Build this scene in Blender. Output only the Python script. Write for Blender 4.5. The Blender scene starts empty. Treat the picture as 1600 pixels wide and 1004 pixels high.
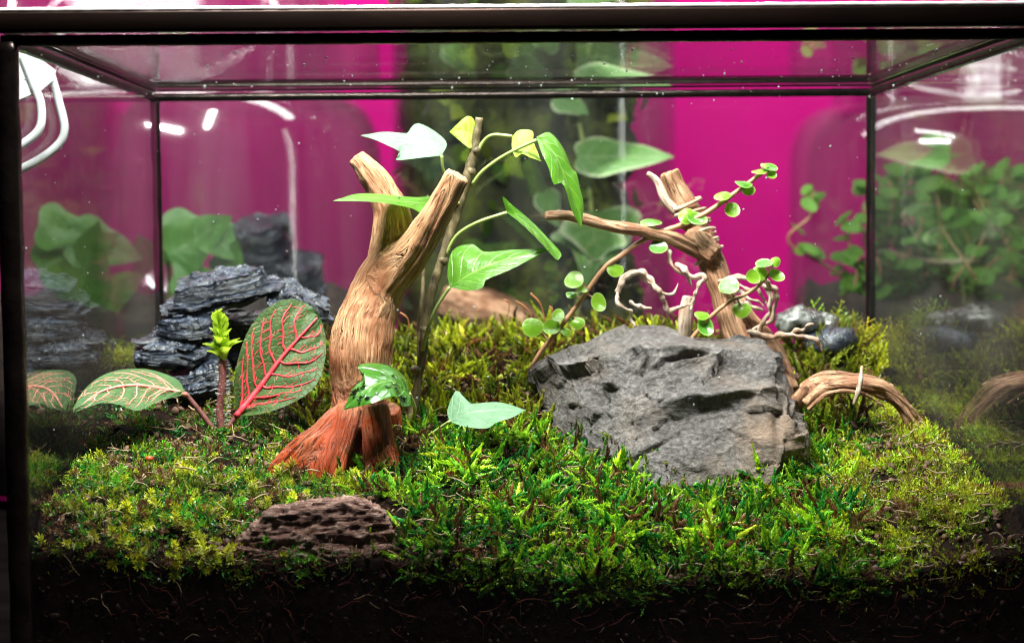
import bpy, math, random
import numpy as np
from mathutils import Vector, Matrix

random.seed(7)
rng = np.random.default_rng(7)
scene = bpy.context.scene
C = scene.collection

# ------------------------------------------------------------------ camera
F_PX, PITCH, YAW, ROLL = 2647.77, 0.0573738, 0.0163326, -0.00907041
CAM = np.array([-0.0135216, -0.495577, 0.1454248])
FW = np.array([math.sin(YAW)*math.cos(PITCH), math.cos(YAW)*math.cos(PITCH), -math.sin(PITCH)])
_rt = np.array([math.cos(YAW), -math.sin(YAW), 0.0]); _up = np.cross(_rt, FW)
RT = _rt*math.cos(ROLL) + _up*math.sin(ROLL); UP = _up*math.cos(ROLL) - _rt*math.sin(ROLL)
cam_data = bpy.data.cameras.new('camera'); cam = bpy.data.objects.new('camera', cam_data); C.objects.link(cam)
cam.matrix_world = Matrix(((RT[0], UP[0], -FW[0], CAM[0]), (RT[1], UP[1], -FW[1], CAM[1]), (RT[2], UP[2], -FW[2], CAM[2]), (0, 0, 0, 1)))
cam_data.sensor_width = 36.0; cam_data.lens = F_PX/1600*36.0
cam_data.clip_start = 0.02; cam_data.clip_end = 50
cam_data.dof.use_dof = True; cam_data.dof.focus_distance = 0.555; cam_data.dof.aperture_fstop = 15.0
scene.camera = cam

# ------------------------------------------------------------------ light
world = bpy.data.worlds.new('World'); scene.world = world; world.use_nodes = True
bg = world.node_tree.nodes['Background']; bg.inputs[0].default_value = (0.85, 0.9, 1.0, 1); bg.inputs[1].default_value = 0.008
def strip(name, loc, size, power, col=(1, 0.98, 0.95), aim=None):
    l = bpy.data.lights.new(name, 'AREA'); l.shape = 'RECTANGLE'; l.size, l.size_y = size; l.energy = power; l.color = col
    o = bpy.data.objects.new(name, l); C.objects.link(o); o.location = loc
    d = Vector(aim) - Vector(loc) if aim else Vector((0, 0, -1))
    o.rotation_euler = d.to_track_quat('-Z', 'Y').to_euler()
    return o
strip('lamp_tube', (-0.07, -0.045, 0.42), (0.20, 0.015), 7.4, aim=(0, 0.09, 0.08))
strip('lamp_tube', (0.05, 0.125, 0.42), (0.24, 0.015), 2.0, aim=(0, 0.10, 0.08))
strip('jar_streak_strip', (0.60, 0.27, 0.25), (0.012, 0.5), 0.5, aim=(0, 0.45, 0.22))  # unseen upright strip, added to put vertical streaks on the jar glass
strip('shelf_lamp_tube', (0.0, 0.40, 0.54), (0.9, 0.045), 5.0, aim=(0, 0.50, 0.1))
strip('shelf_lamp_tube', (0.0, 0.62, 0.62), (1.3, 0.03), 5.0, aim=(0, 0.86, 0.2))
vs = scene.view_settings; vs.view_transform = 'Standard'; vs.look = 'None'; vs.gamma = 1.0; vs.exposure = 0.0; vs.use_curve_mapping = False
scene.render.engine = 'CYCLES'
cy = scene.cycles
cy.use_denoising = True; cy.filter_width = 1.0; cy.max_bounces = 14; cy.transparent_max_bounces = 48; cy.glossy_bounces = 6; cy.transmission_bounces = 10
cy.diffuse_bounces = 2; cy.caustics_reflective = False; cy.caustics_refractive = False; cy.sample_clamp_indirect = 6.0

# ------------------------------------------------------------------ maths helpers
def P(px, py, y):
    """world point seen at photo pixel (px, py) at depth y"""
    v = FW*F_PX + RT*(px-800) - UP*(py-502)
    return CAM + v*((y-CAM[1])/v[1])
def PP(l): return [P(*a) for a in l]
def proj(p):
    v = np.asarray(p) - CAM; z = v @ FW
    return 800 + F_PX*(v @ RT)/z, 502 - F_PX*(v @ UP)/z

_perm = np.arange(256); np.random.default_rng(3).shuffle(_perm); _perm = np.concatenate([_perm]*3)
_grad = np.random.default_rng(5).normal(size=(256, 3)); _grad /= np.linalg.norm(_grad, axis=1)[:, None]
def perlin(p):
    p = np.asarray(p, float); i = np.floor(p).astype(int); f = p-i; i &= 255
    u = f*f*f*(f*(f*6-15)+10); r = 0
    for dx in (0, 1):
        for dy in (0, 1):
            for dz in (0, 1):
                h = _perm[_perm[_perm[i[:, 0]+dx]+((i[:, 1]+dy) & 255)]+((i[:, 2]+dz) & 255)]
                g = _grad[h]; d = f-np.array([dx, dy, dz])
                w = (u[:, 0] if dx else 1-u[:, 0])*(u[:, 1] if dy else 1-u[:, 1])*(u[:, 2] if dz else 1-u[:, 2])
                r = r + w*(g*d).sum(1)
    return r*1.6
def fbm(p, o=4, ridge=False):
    s = 0; a = 1.0; p = np.asarray(p, float)
    for k in range(o):
        n = perlin(p+k*17.3); s = s + a*((1-2*np.abs(n)) if ridge else n); p = p*2.03; a *= 0.5
    return s
def sstep(a, b, x):
    t = np.clip((np.asarray(x, float)-a)/(b-a), 0, 1); return t*t*(3-2*t)
def catmull(pts, n):
    pts = np.asarray(pts, float)
    if len(pts) == 2: return pts[0]+(pts[1]-pts[0])*np.linspace(0, 1, n)[:, None]
    q = np.vstack([2*pts[0]-pts[1], pts, 2*pts[-1]-pts[-2]])
    dense = []
    for i in range(1, len(q)-2):
        for t in np.linspace(0, 1, 12, endpoint=False):
            a, b, c, d = q[i-1], q[i], q[i+1], q[i+2]
            dense.append(0.5*((2*b)+(c-a)*t+(2*a-5*b+4*c-d)*t*t+(3*b-a-3*c+d)*t**3))
    dense.append(q[-2]); dense = np.array(dense)
    s = np.concatenate([[0], np.cumsum(np.linalg.norm(np.diff(dense[:, :3], axis=0), axis=1))])
    t = np.linspace(0, s[-1], n)
    return np.stack([np.interp(t, s, dense[:, k]) for k in range(dense.shape[1])], 1)

# ------------------------------------------------------------------ object helpers
BASE = {}
def tag(o, label=None, cat=None, group=None, kind=None):
    if label: o['label'] = label
    if cat: o['category'] = cat
    if group: o['group'] = group
    if kind: o['kind'] = kind
    return o
def empty(name, base, label, cat, group=None):
    o = bpy.data.objects.new(name, None); o.empty_display_size = 0.005; C.objects.link(o)
    o.location = base; BASE[o] = np.array(base, float); return tag(o, label, cat, group)
def mk(name, verts, faces, mat, parent=None, base=None, smooth=True, attrs=None, uv=None):
    """one mesh object from world-space vertices; origin at its thing's base"""
    v = np.asarray(verts, float)
    if parent is not None: b = BASE[parent]
    elif base is not None: b = np.array(base, float)
    else: b = np.array([v[:, 0].mean(), v[:, 1].mean(), v[:, 2].min()])
    me = bpy.data.meshes.new(name)
    vv = v-b
    if isinstance(faces, np.ndarray):
        n, k = faces.shape
        me.vertices.add(len(vv)); me.vertices.foreach_set('co', vv.ravel().astype(np.float32))
        me.loops.add(n*k); me.loops.foreach_set('vertex_index', faces.ravel().astype(np.int32))
        me.polygons.add(n); me.polygons.foreach_set('loop_start', np.arange(0, n*k, k, dtype=np.int32))
        me.update(calc_edges=True)
    else:
        me.from_pydata(vv.tolist(), [], faces); me.update()
    if smooth: me.polygons.foreach_set('use_smooth', np.ones(len(me.polygons), bool))
    if attrs:
        for nm, (typ, arr) in attrs.items():
            a = me.attributes.new(nm, typ, 'POINT')
            key = {'FLOAT_VECTOR': 'vector', 'FLOAT_COLOR': 'color', 'FLOAT': 'value'}[typ]
            a.data.foreach_set(key, np.asarray(arr, np.float32).ravel())
    if uv is not None:
        l = me.uv_layers.new(name='UVMap'); idx = np.empty(len(me.loops), np.int32); me.loops.foreach_get('vertex_index', idx)
        l.data.foreach_set('uv', np.asarray(uv, np.float32)[idx].ravel())
    me.validate()
    if isinstance(mat, (list, tuple)):
        for m in mat: me.materials.append(m)
    else: me.materials.append(mat)
    o = bpy.data.objects.new(name, me); C.objects.link(o)
    if parent is not None: o.parent = parent; BASE[o] = b
    else: o.location = b; BASE[o] = b
    return o
def box(x0, x1, y0, y1, z0, z1, bev=0.0):
    import bmesh
    bm = bmesh.new()
    bmesh.ops.create_cube(bm, size=1.0)
    for v in bm.verts: v.co = Vector(((x0+x1)/2+v.co.x*(x1-x0), (y0+y1)/2+v.co.y*(y1-y0), (z0+z1)/2+v.co.z*(z1-z0)))
    if bev: bmesh.ops.bevel(bm, geom=bm.edges[:], offset=bev, segments=3, affect='EDGES', profile=0.5)
    bm.verts.index_update()
    v = [tuple(x.co) for x in bm.verts]; f = [[w.index for w in x.verts] for x in bm.faces]; bm.free()
    return v, f
def tube(pts, radii, n=None, sides=8, wob=0.0, seed=0, flat=1.0):
    """swept tube through pts -> verts, faces, grain coords"""
    pts = np.asarray(pts, float); n = n or max(4, len(pts)*5)
    r = np.interp(np.linspace(0, 1, n), np.linspace(0, 1, len(radii)), radii)
    c = catmull(pts, n)
    t = np.gradient(c, axis=0); t /= np.linalg.norm(t, axis=1)[:, None]+1e-12
    u = np.cross(t[0], [0.13, 0.2, 1.0]); u /= np.linalg.norm(u)
    V, G = [], []; s = 0
    for i in range(n):
        u = u-t[i]*(u @ t[i]); u /= np.linalg.norm(u); w = np.cross(t[i], u)
        if i: s += np.linalg.norm(c[i]-c[i-1])
        for k in range(sides):
            a = 2*math.pi*k/sides
            V.append(c[i]+r[i]*(math.cos(a)*u+flat*math.sin(a)*w)); G.append((r[i]*math.cos(a), r[i]*math.sin(a), s))
    V = np.array(V); G = np.array(G)
    if wob:
        d = np.repeat(c, sides, 0); nv = perlin(V*400+seed*7.7)
        V = d+(V-d)*(1+wob*nv[:, None]*1.5)
    F = []
    for i in range(n-1):
        for k in range(sides):
            a = i*sides+k; b = i*sides+(k+1) % sides; F.append((a, b, b+sides, a+sides))
    F.append(tuple(range(sides))[::-1]); F.append(tuple((n-1)*sides+k for k in range(sides)))
    return V, F, G
def join(parts):
    V, F, G = [], [], []; o = 0
    for p in parts:
        V.append(p[0]); F += [tuple(i+o for i in f) for f in p[1]]
        if len(p) > 2: G.append(p[2])
        o += len(p[0])
    return np.vstack(V), F, (np.vstack(G) if G else None)
def remesh(V, F, voxel, smooth_it=4):
    """fuse closed shells into one continuous skin"""
    me = bpy.data.meshes.new('tmp'); me.from_pydata(np.asarray(V).tolist(), [], [list(f) for f in F]); me.update()
    o = bpy.data.objects.new('tmp', me); C.objects.link(o)
    m = o.modifiers.new('r', 'REMESH'); m.mode = 'VOXEL'; m.voxel_size = voxel
    if smooth_it:
        s = o.modifiers.new('s', 'SMOOTH'); s.iterations = smooth_it; s.factor = 0.5
    dg = bpy.context.evaluated_depsgraph_get(); dg.update()
    e = bpy.data.meshes.new_from_object(o.evaluated_get(dg))
    v = np.empty(len(e.vertices)*3, np.float32); e.vertices.foreach_get('co', v); v = v.reshape(-1, 3).astype(float)
    nn = np.empty(len(e.vertices)*3, np.float32); e.vertex_normals.foreach_get('vector', nn); nn = nn.reshape(-1, 3).astype(float)
    f = np.array([list(p.vertices) for p in e.polygons if len(p.vertices) == 4], np.int32)
    bpy.data.objects.remove(o); bpy.data.meshes.remove(me); bpy.data.meshes.remove(e)
    return v, f, nn
def hull(pts):
    import bmesh
    bm = bmesh.new()
    for p in pts: bm.verts.new(p)
    bmesh.ops.convex_hull(bm, input=bm.verts[:])
    for v in [v for v in bm.verts if not v.link_faces]: bm.verts.remove(v)
    bmesh.ops.recalc_face_normals(bm, faces=bm.faces[:])
    bm.verts.index_update()
    V = np.array([tuple(v.co) for v in bm.verts]); F = [tuple(v.index for v in f.verts) for f in bm.faces]; bm.free()
    return V, F

# ------------------------------------------------------------------ materials
def nodes(name):
    m = bpy.data.materials.new(name); m.use_nodes = True; nt = m.node_tree
    for n in list(nt.nodes): nt.nodes.remove(n)
    return m, nt
def N(nt, typ, **kw):
    n = nt.nodes.new(typ)
    for k, v in kw.items():
        if k.startswith('_'): setattr(n, k[1:], v)
        else: n.inputs[k.replace('__', ' ')].default_value = v
    return n
def L(nt, a, b): nt.links.new(a, b)
def ramp(nt, fac, stops, interp='LINEAR'):
    r = nt.nodes.new('ShaderNodeValToRGB'); r.color_ramp.interpolation = interp; e = r.color_ramp.elements
    e[0].position, e[0].color = stops[0][0], (*stops[0][1], 1)
    e[1].position, e[1].color = stops[-1][0], (*stops[-1][1], 1)
    for p, c in stops[1:-1]:
        x = e.new(p); x.color = (*c, 1)
    L(nt, fac, r.inputs[0]); return r.outputs[0]
def principled(nt, **kw):
    b = nt.nodes.new('ShaderNodeBsdfPrincipled'); o = nt.nodes.new('ShaderNodeOutputMaterial'); L(nt, b.outputs[0], o.inputs[0])
    for k, v in kw.items(): b.inputs[k.replace('__', ' ')].default_value = v
    return b
def bump(nt, h, bsdf, strength, dist):
    b = N(nt, 'ShaderNodeBump', Strength=strength, Distance=dist); L(nt, h, b.inputs['Height']); L(nt, b.outputs[0], bsdf.inputs['Normal']); return b
def coords(nt, scale=(1, 1, 1), attr=None, kind='Object'):
    if attr: a = N(nt, 'ShaderNodeAttribute', _attribute_name=attr).outputs['Vector']
    else: a = nt.nodes.new('ShaderNodeTexCoord').outputs[kind]
    m = N(nt, 'ShaderNodeMapping', Scale=scale); L(nt, a, m.inputs[0]); return m.outputs[0]
def noise(nt, co, scale, detail=4, rough=0.6, dist=0.0):
    n = N(nt, 'ShaderNodeTexNoise', Scale=scale, Detail=detail, Roughness=rough, Distortion=dist); L(nt, co, n.inputs['Vector']); return n.outputs['Fac']
def mixc(nt, fac, a, b, blend='MIX'):
    m = nt.nodes.new('ShaderNodeMix'); m.data_type = 'RGBA'; m.blend_type = blend
    for s, x in ((0, fac), (6, a), (7, b)):
        if hasattr(x, 'is_linked'): L(nt, x, m.inputs[s])
        else: m.inputs[s].default_value = x if s == 0 else (*x, 1)
    return m.outputs[2]
def math_(nt, op, a, b=None, clamp=False):
    m = nt.nodes.new('ShaderNodeMath'); m.operation = op; m.use_clamp = clamp
    for s, x in ((0, a), (1, b)):
        if x is None: continue
        if hasattr(x, 'is_linked'): L(nt, x, m.inputs[s])
        else: m.inputs[s].default_value = x
    return m.outputs[0]

def glass_mat(name, tint=(0.96, 0.98, 0.97), haze=0.02, rough=0.0, streak=(1, 1, 1)):
    """clear glazing: straight transmission + Fresnel reflection, a film of dust and dried drops"""
    m, nt = nodes(name)
    out = nt.nodes.new('ShaderNodeOutputMaterial')
    tr = N(nt, 'ShaderNodeBsdfTransparent', Color=(*tint, 1)); gl = N(nt, 'ShaderNodeBsdfGlossy', Color=(1, 1, 1, 1), Roughness=rough)
    geo = nt.nodes.new('ShaderNodeNewGeometry')
    d = nt.nodes.new('ShaderNodeVectorMath'); d.operation = 'DOT_PRODUCT'; L(nt, geo.outputs['Incoming'], d.inputs[0]); L(nt, geo.outputs['Normal'], d.inputs[1])
    c = math_(nt, 'ABSOLUTE', d.outputs['Value']); c = math_(nt, 'SUBTRACT', 1.0, c, True); c = math_(nt, 'POWER', c, 5.0)
    fr = math_(nt, 'ADD', math_(nt, 'MULTIPLY', c, 0.96), 0.04, True)
    mx = nt.nodes.new('ShaderNodeMixShader'); L(nt, fr, mx.inputs[0]); L(nt, tr.outputs[0], mx.inputs[1]); L(nt, gl.outputs[0], mx.inputs[2])
    df = N(nt, 'ShaderNodeBsdfDiffuse', Color=(0.75, 0.78, 0.76, 1))
    co = coords(nt, streak)
    n1 = noise(nt, co, 22, 6, 0.7); n1 = ramp(nt, n1, [(0.42, (0, 0, 0)), (0.75, (1, 1, 1))])
    hz = math_(nt, 'MULTIPLY', n1, haze)
    m2 = nt.nodes.new('ShaderNodeMixShader'); L(nt, hz, m2.inputs[0]); L(nt, mx.outputs[0], m2.inputs[1]); L(nt, df.outputs[0], m2.inputs[2])
    L(nt, m2.outputs[0], out.inputs[0]); return m
def plain(name, col, rough=0.5, metal=0.0, var=0.25, scale=300, bump_d=0.0, spec=0.5, coat=0.0, stretch=(1, 1, 1)):
    m, nt = nodes(name); b = principled(nt, Roughness=rough, Metallic=metal)
    b.inputs['Specular IOR Level'].default_value = spec; b.inputs['Coat Weight'].default_value = coat
    n = noise(nt, coords(nt, stretch), scale, 5, 0.65)
    c = np.array(col); L(nt, ramp(nt, n, [(0.3, tuple(c*(1-var))), (0.7, tuple(np.minimum(c*(1+var), 1)))]), b.inputs['Base Color'])
    if bump_d: bump(nt, n, b, 0.8, bump_d)
    return m
def leaf_mat(name, col, col2=None, vein=None, vein_w=0.06, trans=0.35, rough=0.35, spots=0.0, edge=None, net=None, spec=0.5, tcol=None):
    m, nt = nodes(name); out = nt.nodes.new('ShaderNodeOutputMaterial')
    b = N(nt, 'ShaderNodeBsdfPrincipled', Roughness=rough); b.inputs['Specular IOR Level'].default_value = spec
    uvn = nt.nodes.new('ShaderNodeUVMap'); sp = nt.nodes.new('ShaderNodeSeparateXYZ'); L(nt, uvn.outputs[0], sp.inputs[0])
    au = math_(nt, 'ABSOLUTE', math_(nt, 'SUBTRACT', sp.outputs[0], 0.5)); au = math_(nt, 'MULTIPLY', au, 2.0)
    n = noise(nt, coords(nt), 420, 5, 0.6); n2 = noise(nt, coords(nt), 90, 3, 0.6)
    c = ramp(nt, n2, [(0.3, col), (0.7, col2 or tuple(x*1.35 for x in col))])
    c = mixc(nt, 0.35, c, ramp(nt, n, [(0.35, tuple(x*0.6 for x in col)), (0.7, tuple(min(1, x*1.5) for x in col))]))
    h = n
    if vein:
        mid = ramp(nt, au, [(0.0, (1, 1, 1)), (vein_w, (0, 0, 0))])
        t = math_(nt, 'SUBTRACT', sp.outputs[1], math_(nt, 'MULTIPLY', au, 0.35)); t = math_(nt, 'FRACT', math_(nt, 'MULTIPLY', t, 6.0))
        t = math_(nt, 'ABSOLUTE', math_(nt, 'SUBTRACT', t, 0.5)); sv = ramp(nt, t, [(0.0, (0.6, 0.6, 0.6)), (0.07, (0, 0, 0))])
        vm = math_(nt, 'MAXIMUM', mid, sv); c = mixc(nt, math_(nt, 'MULTIPLY', vm, 0.9), c, vein); h = math_(nt, 'SUBTRACT', n, math_(nt, 'MULTIPLY', vm, 0.8))
    if edge: c = mixc(nt, ramp(nt, math_(nt, 'ADD', au, math_(nt, 'MULTIPLY', math_(nt, 'SUBTRACT', n2, 0.5), 0.3)), [(0.8, (0, 0, 0)), (1.0, (1, 1, 1))]), c, edge)
    if net:
        vo = N(nt, 'ShaderNodeTexVoronoi', Scale=420.0, _feature='DISTANCE_TO_EDGE'); L(nt, coords(nt), vo.inputs['Vector'])
        nm = ramp(nt, vo.outputs['Distance'], [(0.0, (1, 1, 1)), (0.10, (0, 0, 0))]); c = mixc(nt, math_(nt, 'MULTIPLY', nm, 0.3), c, net); h = math_(nt, 'SUBTRACT', n, math_(nt, 'MULTIPLY', nm, 0.5))
    L(nt, c, b.inputs['Base Color']); bump(nt, h, b, 0.6, 0.0005)
    tl = nt.nodes.new('ShaderNodeBsdfTranslucent')
    if tcol: tl.inputs[0].default_value = (*tcol, 1)
    else: L(nt, mixc(nt, 0.4, c, tuple(min(1, x*2.2) for x in col)), tl.inputs[0])
    mx = N(nt, 'ShaderNodeMixShader', Fac=trans); L(nt, b.outputs[0], mx.inputs[1]); L(nt, tl.outputs[0], mx.inputs[2]); L(nt, mx.outputs[0], out.inputs[0])
    return m
def moss_mat(name, trans=0.3, rough=0.4):
    m, nt = nodes(name); out = nt.nodes.new('ShaderNodeOutputMaterial')
    a = N(nt, 'ShaderNodeAttribute', _attribute_name='tone').outputs['Color']
    b = N(nt, 'ShaderNodeBsdfPrincipled', Roughness=rough); L(nt, a, b.inputs['Base Color']); b.inputs['Specular IOR Level'].default_value = 0.45
    tl = nt.nodes.new('ShaderNodeBsdfTranslucent'); L(nt, a, tl.inputs[0])
    mx = N(nt, 'ShaderNodeMixShader', Fac=trans); L(nt, b.outputs[0], mx.inputs[1]); L(nt, tl.outputs[0], mx.inputs[2]); L(nt, mx.outputs[0], out.inputs[0]); return m
def wood_mat(name, light, mid, dark, rough=0.6, wet=None, wet_z=(0, 0), bump_d=0.0006, k=900, along=0.09, spec=0.3):
    m, nt = nodes(name); b = principled(nt, Roughness=rough); b.inputs['Specular IOR Level'].default_value = spec
    co = coords(nt, (1, 1, along), attr='grain')
    n1 = noise(nt, co, k, 6, 0.65, 0.6); n2 = noise(nt, co, k*0.28, 4, 0.6, 0.8); n3 = noise(nt, coords(nt), 70, 3)
    c = ramp(nt, n1, [(0.36, dark), (0.46, mid), (0.60, light)])
    c = mixc(nt, ramp(nt, n2, [(0.46, (0, 0, 0)), (0.62, (0.6, 0.6, 0.6))]), c, tuple(x*0.6 for x in mid))
    c = mixc(nt, ramp(nt, n3, [(0.36, (0.7, 0.7, 0.7)), (0.52, (0, 0, 0))]), c, (mid[0]*.55, mid[1]*.42, mid[2]*.36))
    n4 = noise(nt, coords(nt, (1, 1, along*.6), attr='grain'), k*0.42, 2, 0.5, 1.2)
    crk = ramp(nt, math_(nt, 'ABSOLUTE', math_(nt, 'SUBTRACT', n4, 0.47)), [(0.0, (1, 1, 1)), (0.014, (0, 0, 0))]); crk = math_(nt, 'MULTIPLY', crk, ramp(nt, n3, [(0.45, (0, 0, 0)), (0.6, (1, 1, 1))]))
    if wet:
        sp = nt.nodes.new('ShaderNodeSeparateXYZ'); L(nt, nt.nodes.new('ShaderNodeTexCoord').outputs['Object'], sp.inputs[0])
        z = math_(nt, 'ADD', sp.outputs[2], math_(nt, 'MULTIPLY', math_(nt, 'SUBTRACT', n3, 0.5), 0.09))
        w = N(nt, 'ShaderNodeMapRange', From__Min=wet_z[1], From__Max=wet_z[0]); L(nt, z, w.inputs[0])
        wc = ramp(nt, n1, [(0.36, tuple(x*0.2 for x in wet)), (0.48, wet), (0.64, tuple(min(1, x*1.45) for x in wet))])
        c = mixc(nt, w.outputs[0], c, wc)
        rr = N(nt, 'ShaderNodeMapRange', To__Min=rough, To__Max=0.26); L(nt, w.outputs[0], rr.inputs[0]); L(nt, rr.outputs[0], b.inputs['Roughness'])
    c = mixc(nt, math_(nt, 'MULTIPLY', crk, 0.85), c, tuple(x*.4 for x in dark))
    L(nt, c, b.inputs['Base Color'])
    h = math_(nt, 'SUBTRACT', math_(nt, 'ADD', n1, math_(nt, 'MULTIPLY', n2, 0.6)), crk); bump(nt, h, b, 1.0, bump_d); return m
def rock_mat(name, a, bcol, c3, rough=0.55, scale=260, bump_d=0.0006, stretch=(1, 1, 1), spec=0.4, tan=None):
    m, nt = nodes(name); b = principled(nt, Roughness=rough); b.inputs['Specular IOR Level'].default_value = spec
    co = coords(nt, stretch); n1 = noise(nt, co, scale, 8, 0.7, 0.3); n2 = noise(nt, co, scale*0.2, 4, 0.6)
    c = ramp(nt, n1, [(0.36, a), (0.5, bcol), (0.64, c3)])
    c = mixc(nt, ramp(nt, n2, [(0.4, (0, 0, 0)), (0.65, (0.55, 0.55, 0.55))]), c, a)
    if tan:
        at = N(nt, 'ShaderNodeAttribute', _attribute_name='ochre').outputs['Fac']
        c = mixc(nt, math_(nt, 'MULTIPLY', at, math_(nt, 'ADD', n1, 0.25), True), c, tan)
    L(nt, c, b.inputs['Base Color'])
    rr = N(nt, 'ShaderNodeMapRange', To__Min=rough-0.12, To__Max=rough+0.2); L(nt, n2, rr.inputs[0]); L(nt, rr.outputs[0], b.inputs['Roughness'])
    bump(nt, n1, b, 1.0, bump_d); return m

M = {}
M['pane'] = glass_mat('tank_glass', haze=0.002)
M['pane_side'] = glass_mat('tank_side_glass', haze=0.014, streak=(1, 1, 0.35))
M['jar'] = glass_mat('jar_glass', tint=(0.86, 0.86, 0.87), haze=0.03, rough=0.09, streak=(1, 1, 0.06))
M['frame'] = plain('black_came', (0.022, 0.016, 0.014), 0.24, 0.85, 0.5, 120, 0.0003)
M['bronze'] = plain('bronzed_rim', (0.012, 0.006, 0.004), 0.42, 0.85, 0.6, 60, 0.0002, stretch=(0.25, 1, 1))
M['soil'] = plain('wet_soil', (0.008, 0.0035, 0.0022), 0.85, 0, 0.8, 500, 0.001, spec=0.06)
M['fibre'] = plain('coir_fibre', (0.10, 0.022, 0.014), 0.7, 0, 0.6, 900, spec=0.2)
M['crumb'] = plain('soil_crumb', (0.014, 0.0045, 0.0035), 0.5, 0, 0.95, 700, 0.0005, spec=0.15)
M['moss'] = moss_mat('moss_leaf', 0.28, 0.3)
M['wall'] = plain('magenta_wall', (0.55, 0.002, 0.19), 0.6, 0, 0.12, 5, spec=0.08)
M['shelf'] = plain('dark_shelf', (0.004, 0.003, 0.003), 0.9, 0, 0.4, 40, stretch=(0.1, 1, 1), spec=0.0)
M['trunk'] = wood_mat('pale_driftwood', (0.74, 0.43, 0.235), (0.55, 0.27, 0.135), (0.13, 0.036, 0.016), 0.55, (0.29, 0.048, 0.015), (0.010, 0.058), 0.0010, 1500, 0.05)
M['branch'] = wood_mat('brown_driftwood', (0.70, 0.43, 0.27), (0.40, 0.19, 0.10), (0.05, 0.017, 0.011), 0.55, None, (0, 0), 0.0011, 1300, 0.06)
M['rootlet'] = wood_mat('pale_rootlet', (0.80, 0.68, 0.58), (0.56, 0.38, 0.27), (0.16, 0.08, 0.05), 0.55, None, (0, 0), 0.0003, 1500)
M['bark'] = rock_mat('bark', (0.07, 0.022, 0.016), (0.25, 0.115, 0.085), (0.66, 0.44, 0.36), 0.55, 620, 0.0018, (0.35, 1, 1.8))
M['slate'] = rock_mat('wet_slate', (0.004, 0.005, 0.008), (0.014, 0.018, 0.030), (0.075, 0.095, 0.145), 0.26, 420, 0.0007, (0.6, 0.6, 1.6), 0.8)
M['rock'] = rock_mat('grey_stone', (0.035, 0.028, 0.026), (0.098, 0.084, 0.080), (0.21, 0.19, 0.185), 0.36, 620, 0.0011, (1, 1, 1.3), 0.5, tan=(0.34, 0.21, 0.13))
M['pebble'] = rock_mat('wet_pebble', (0.02, 0.02, 0.02), (0.07, 0.07, 0.065), (0.28, 0.28, 0.26), 0.18, 200, 0.0003, spec=0.9)
M['white'] = plain('white_plastic', (0.72, 0.74, 0.76), 0.35, 0, 0.08, 60)
M['drop'] = plain('dried_drop', (0.75, 0.78, 0.78), 0.2, 0, 0.1, 60)

# ------------------------------------------------------------------ the setting
v, f = box(-1.2, 1.2, 0.90, 0.92, -0.01, 1.3); tag(mk('wall', v, f, M['wall'], base=(0, 0.9, 0), smooth=False), 'plain magenta wall behind the glass vessels', 'wall', kind='structure')
v, f = box(-1.2, 1.2, -0.25, 0.899, -0.03, -0.0022); tag(mk('shelf', v, f, M['shelf'], base=(0, 0, -0.03), smooth=False), 'dark shelf the terrarium and jars stand on', 'shelf', kind='structure')

# ------------------------------------------------------------------ terrarium
W2, D, H = 0.15, 0.2185, 0.20
tank = empty('terrarium', (0, D/2, 0), 'large rectangular glass terrarium with black metal edges, filled with moss and wood', 'terrarium')
g = 0.0011
def tpart(name, args, mat, bev=0.0, parent=None, smooth=True):
    v, f = box(*args, bev); return mk(name, v, f, mat, parent or tank, smooth=bev > 0)
front = tpart('front_pane', (-W2+0.002, W2-0.002, -g, g, 0.002, H-0.001), M['pane'])
tpart('rear_pane', (-W2+0.002, W2-0.002, D-g, D+g, 0.002, H-0.001), M['pane'])
tpart('side_pane', (-W2-g, -W2+g, 0.0015, D-0.0015, 0.002, H-0.001), M['pane_side'])
tpart('side_pane', (W2-g, W2+g, 0.0015, D-0.0015, 0.002, H-0.001), M['pane_side'])
tpart('base_pane', (-W2, W2, 0, D, -0.002, 0.0015), M['pane'])
def wobble(v, a=0.00025, k=120): v = np.asarray(v); return v+a*np.stack([perlin(v*k+9), perlin(v*k+31), perlin(v*k+57)], 1)
def bar(name, a, b, r, mat, parent, sides=14, n=60, flat=1.0, wob=0.05):
    V, F, G = tube([a, b], [r, r], n, sides, wob, random.random()*9, flat); return mk(name, V, F, mat, parent)
# vertical posts: black came folded round each corner
def post(x, y, w, d):
    V, F = [], []
    n = 70
    for i in range(n):
        z = 0.0+(H-0.001)*i/(n-1)
        for (sx, sy) in ((-1, -.6), (-.7, -1), (.7, -1), (1, -.6), (1, .6), (.7, 1), (-.7, 1), (-1, .6)):
            V.append((x+sx*w/2, y+sy*d/2, z))
    for i in range(n-1):
        for k in range(8): a = i*8+k; b = i*8+(k+1) % 8; F.append((a, b, b+8, a+8))
    F.append(tuple(range(8))[::-1]); F.append(tuple((n-1)*8+k for k in range(8)))
    return mk('post', wobble(V, 0.0004, 90), F, M['frame'], tank)
post(-W2-0.0006, -0.0002, 0.0062, 0.005); post(W2+0.0006, -0.0002, 0.0062, 0.005)
post(-W2, D, 0.0036, 0.004); post(W2, D, 0.0036, 0.004)
for yy in (-0.0004, D): bar('rail', (-W2-0.002, yy, H-0.0006), (W2+0.002, yy, H-0.0006), 0.0017, M['frame'], tank, n=140)
for xx in (-W2, W2): bar('rail', (xx, 0, H-0.0006), (xx, D, H-0.0006), 0.0019, M['frame'], tank, n=90)
for yy in (-0.0004, D): bar('rail', (-W2-0.002, yy, 0.0005), (W2+0.002, yy, 0.0005), 0.002, M['frame'], tank, n=40)
for xx in (-W2, W2): bar('rail', (xx, 0, 0.0005), (xx, D, 0.0005), 0.002, M['frame'], tank, n=40)
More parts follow.
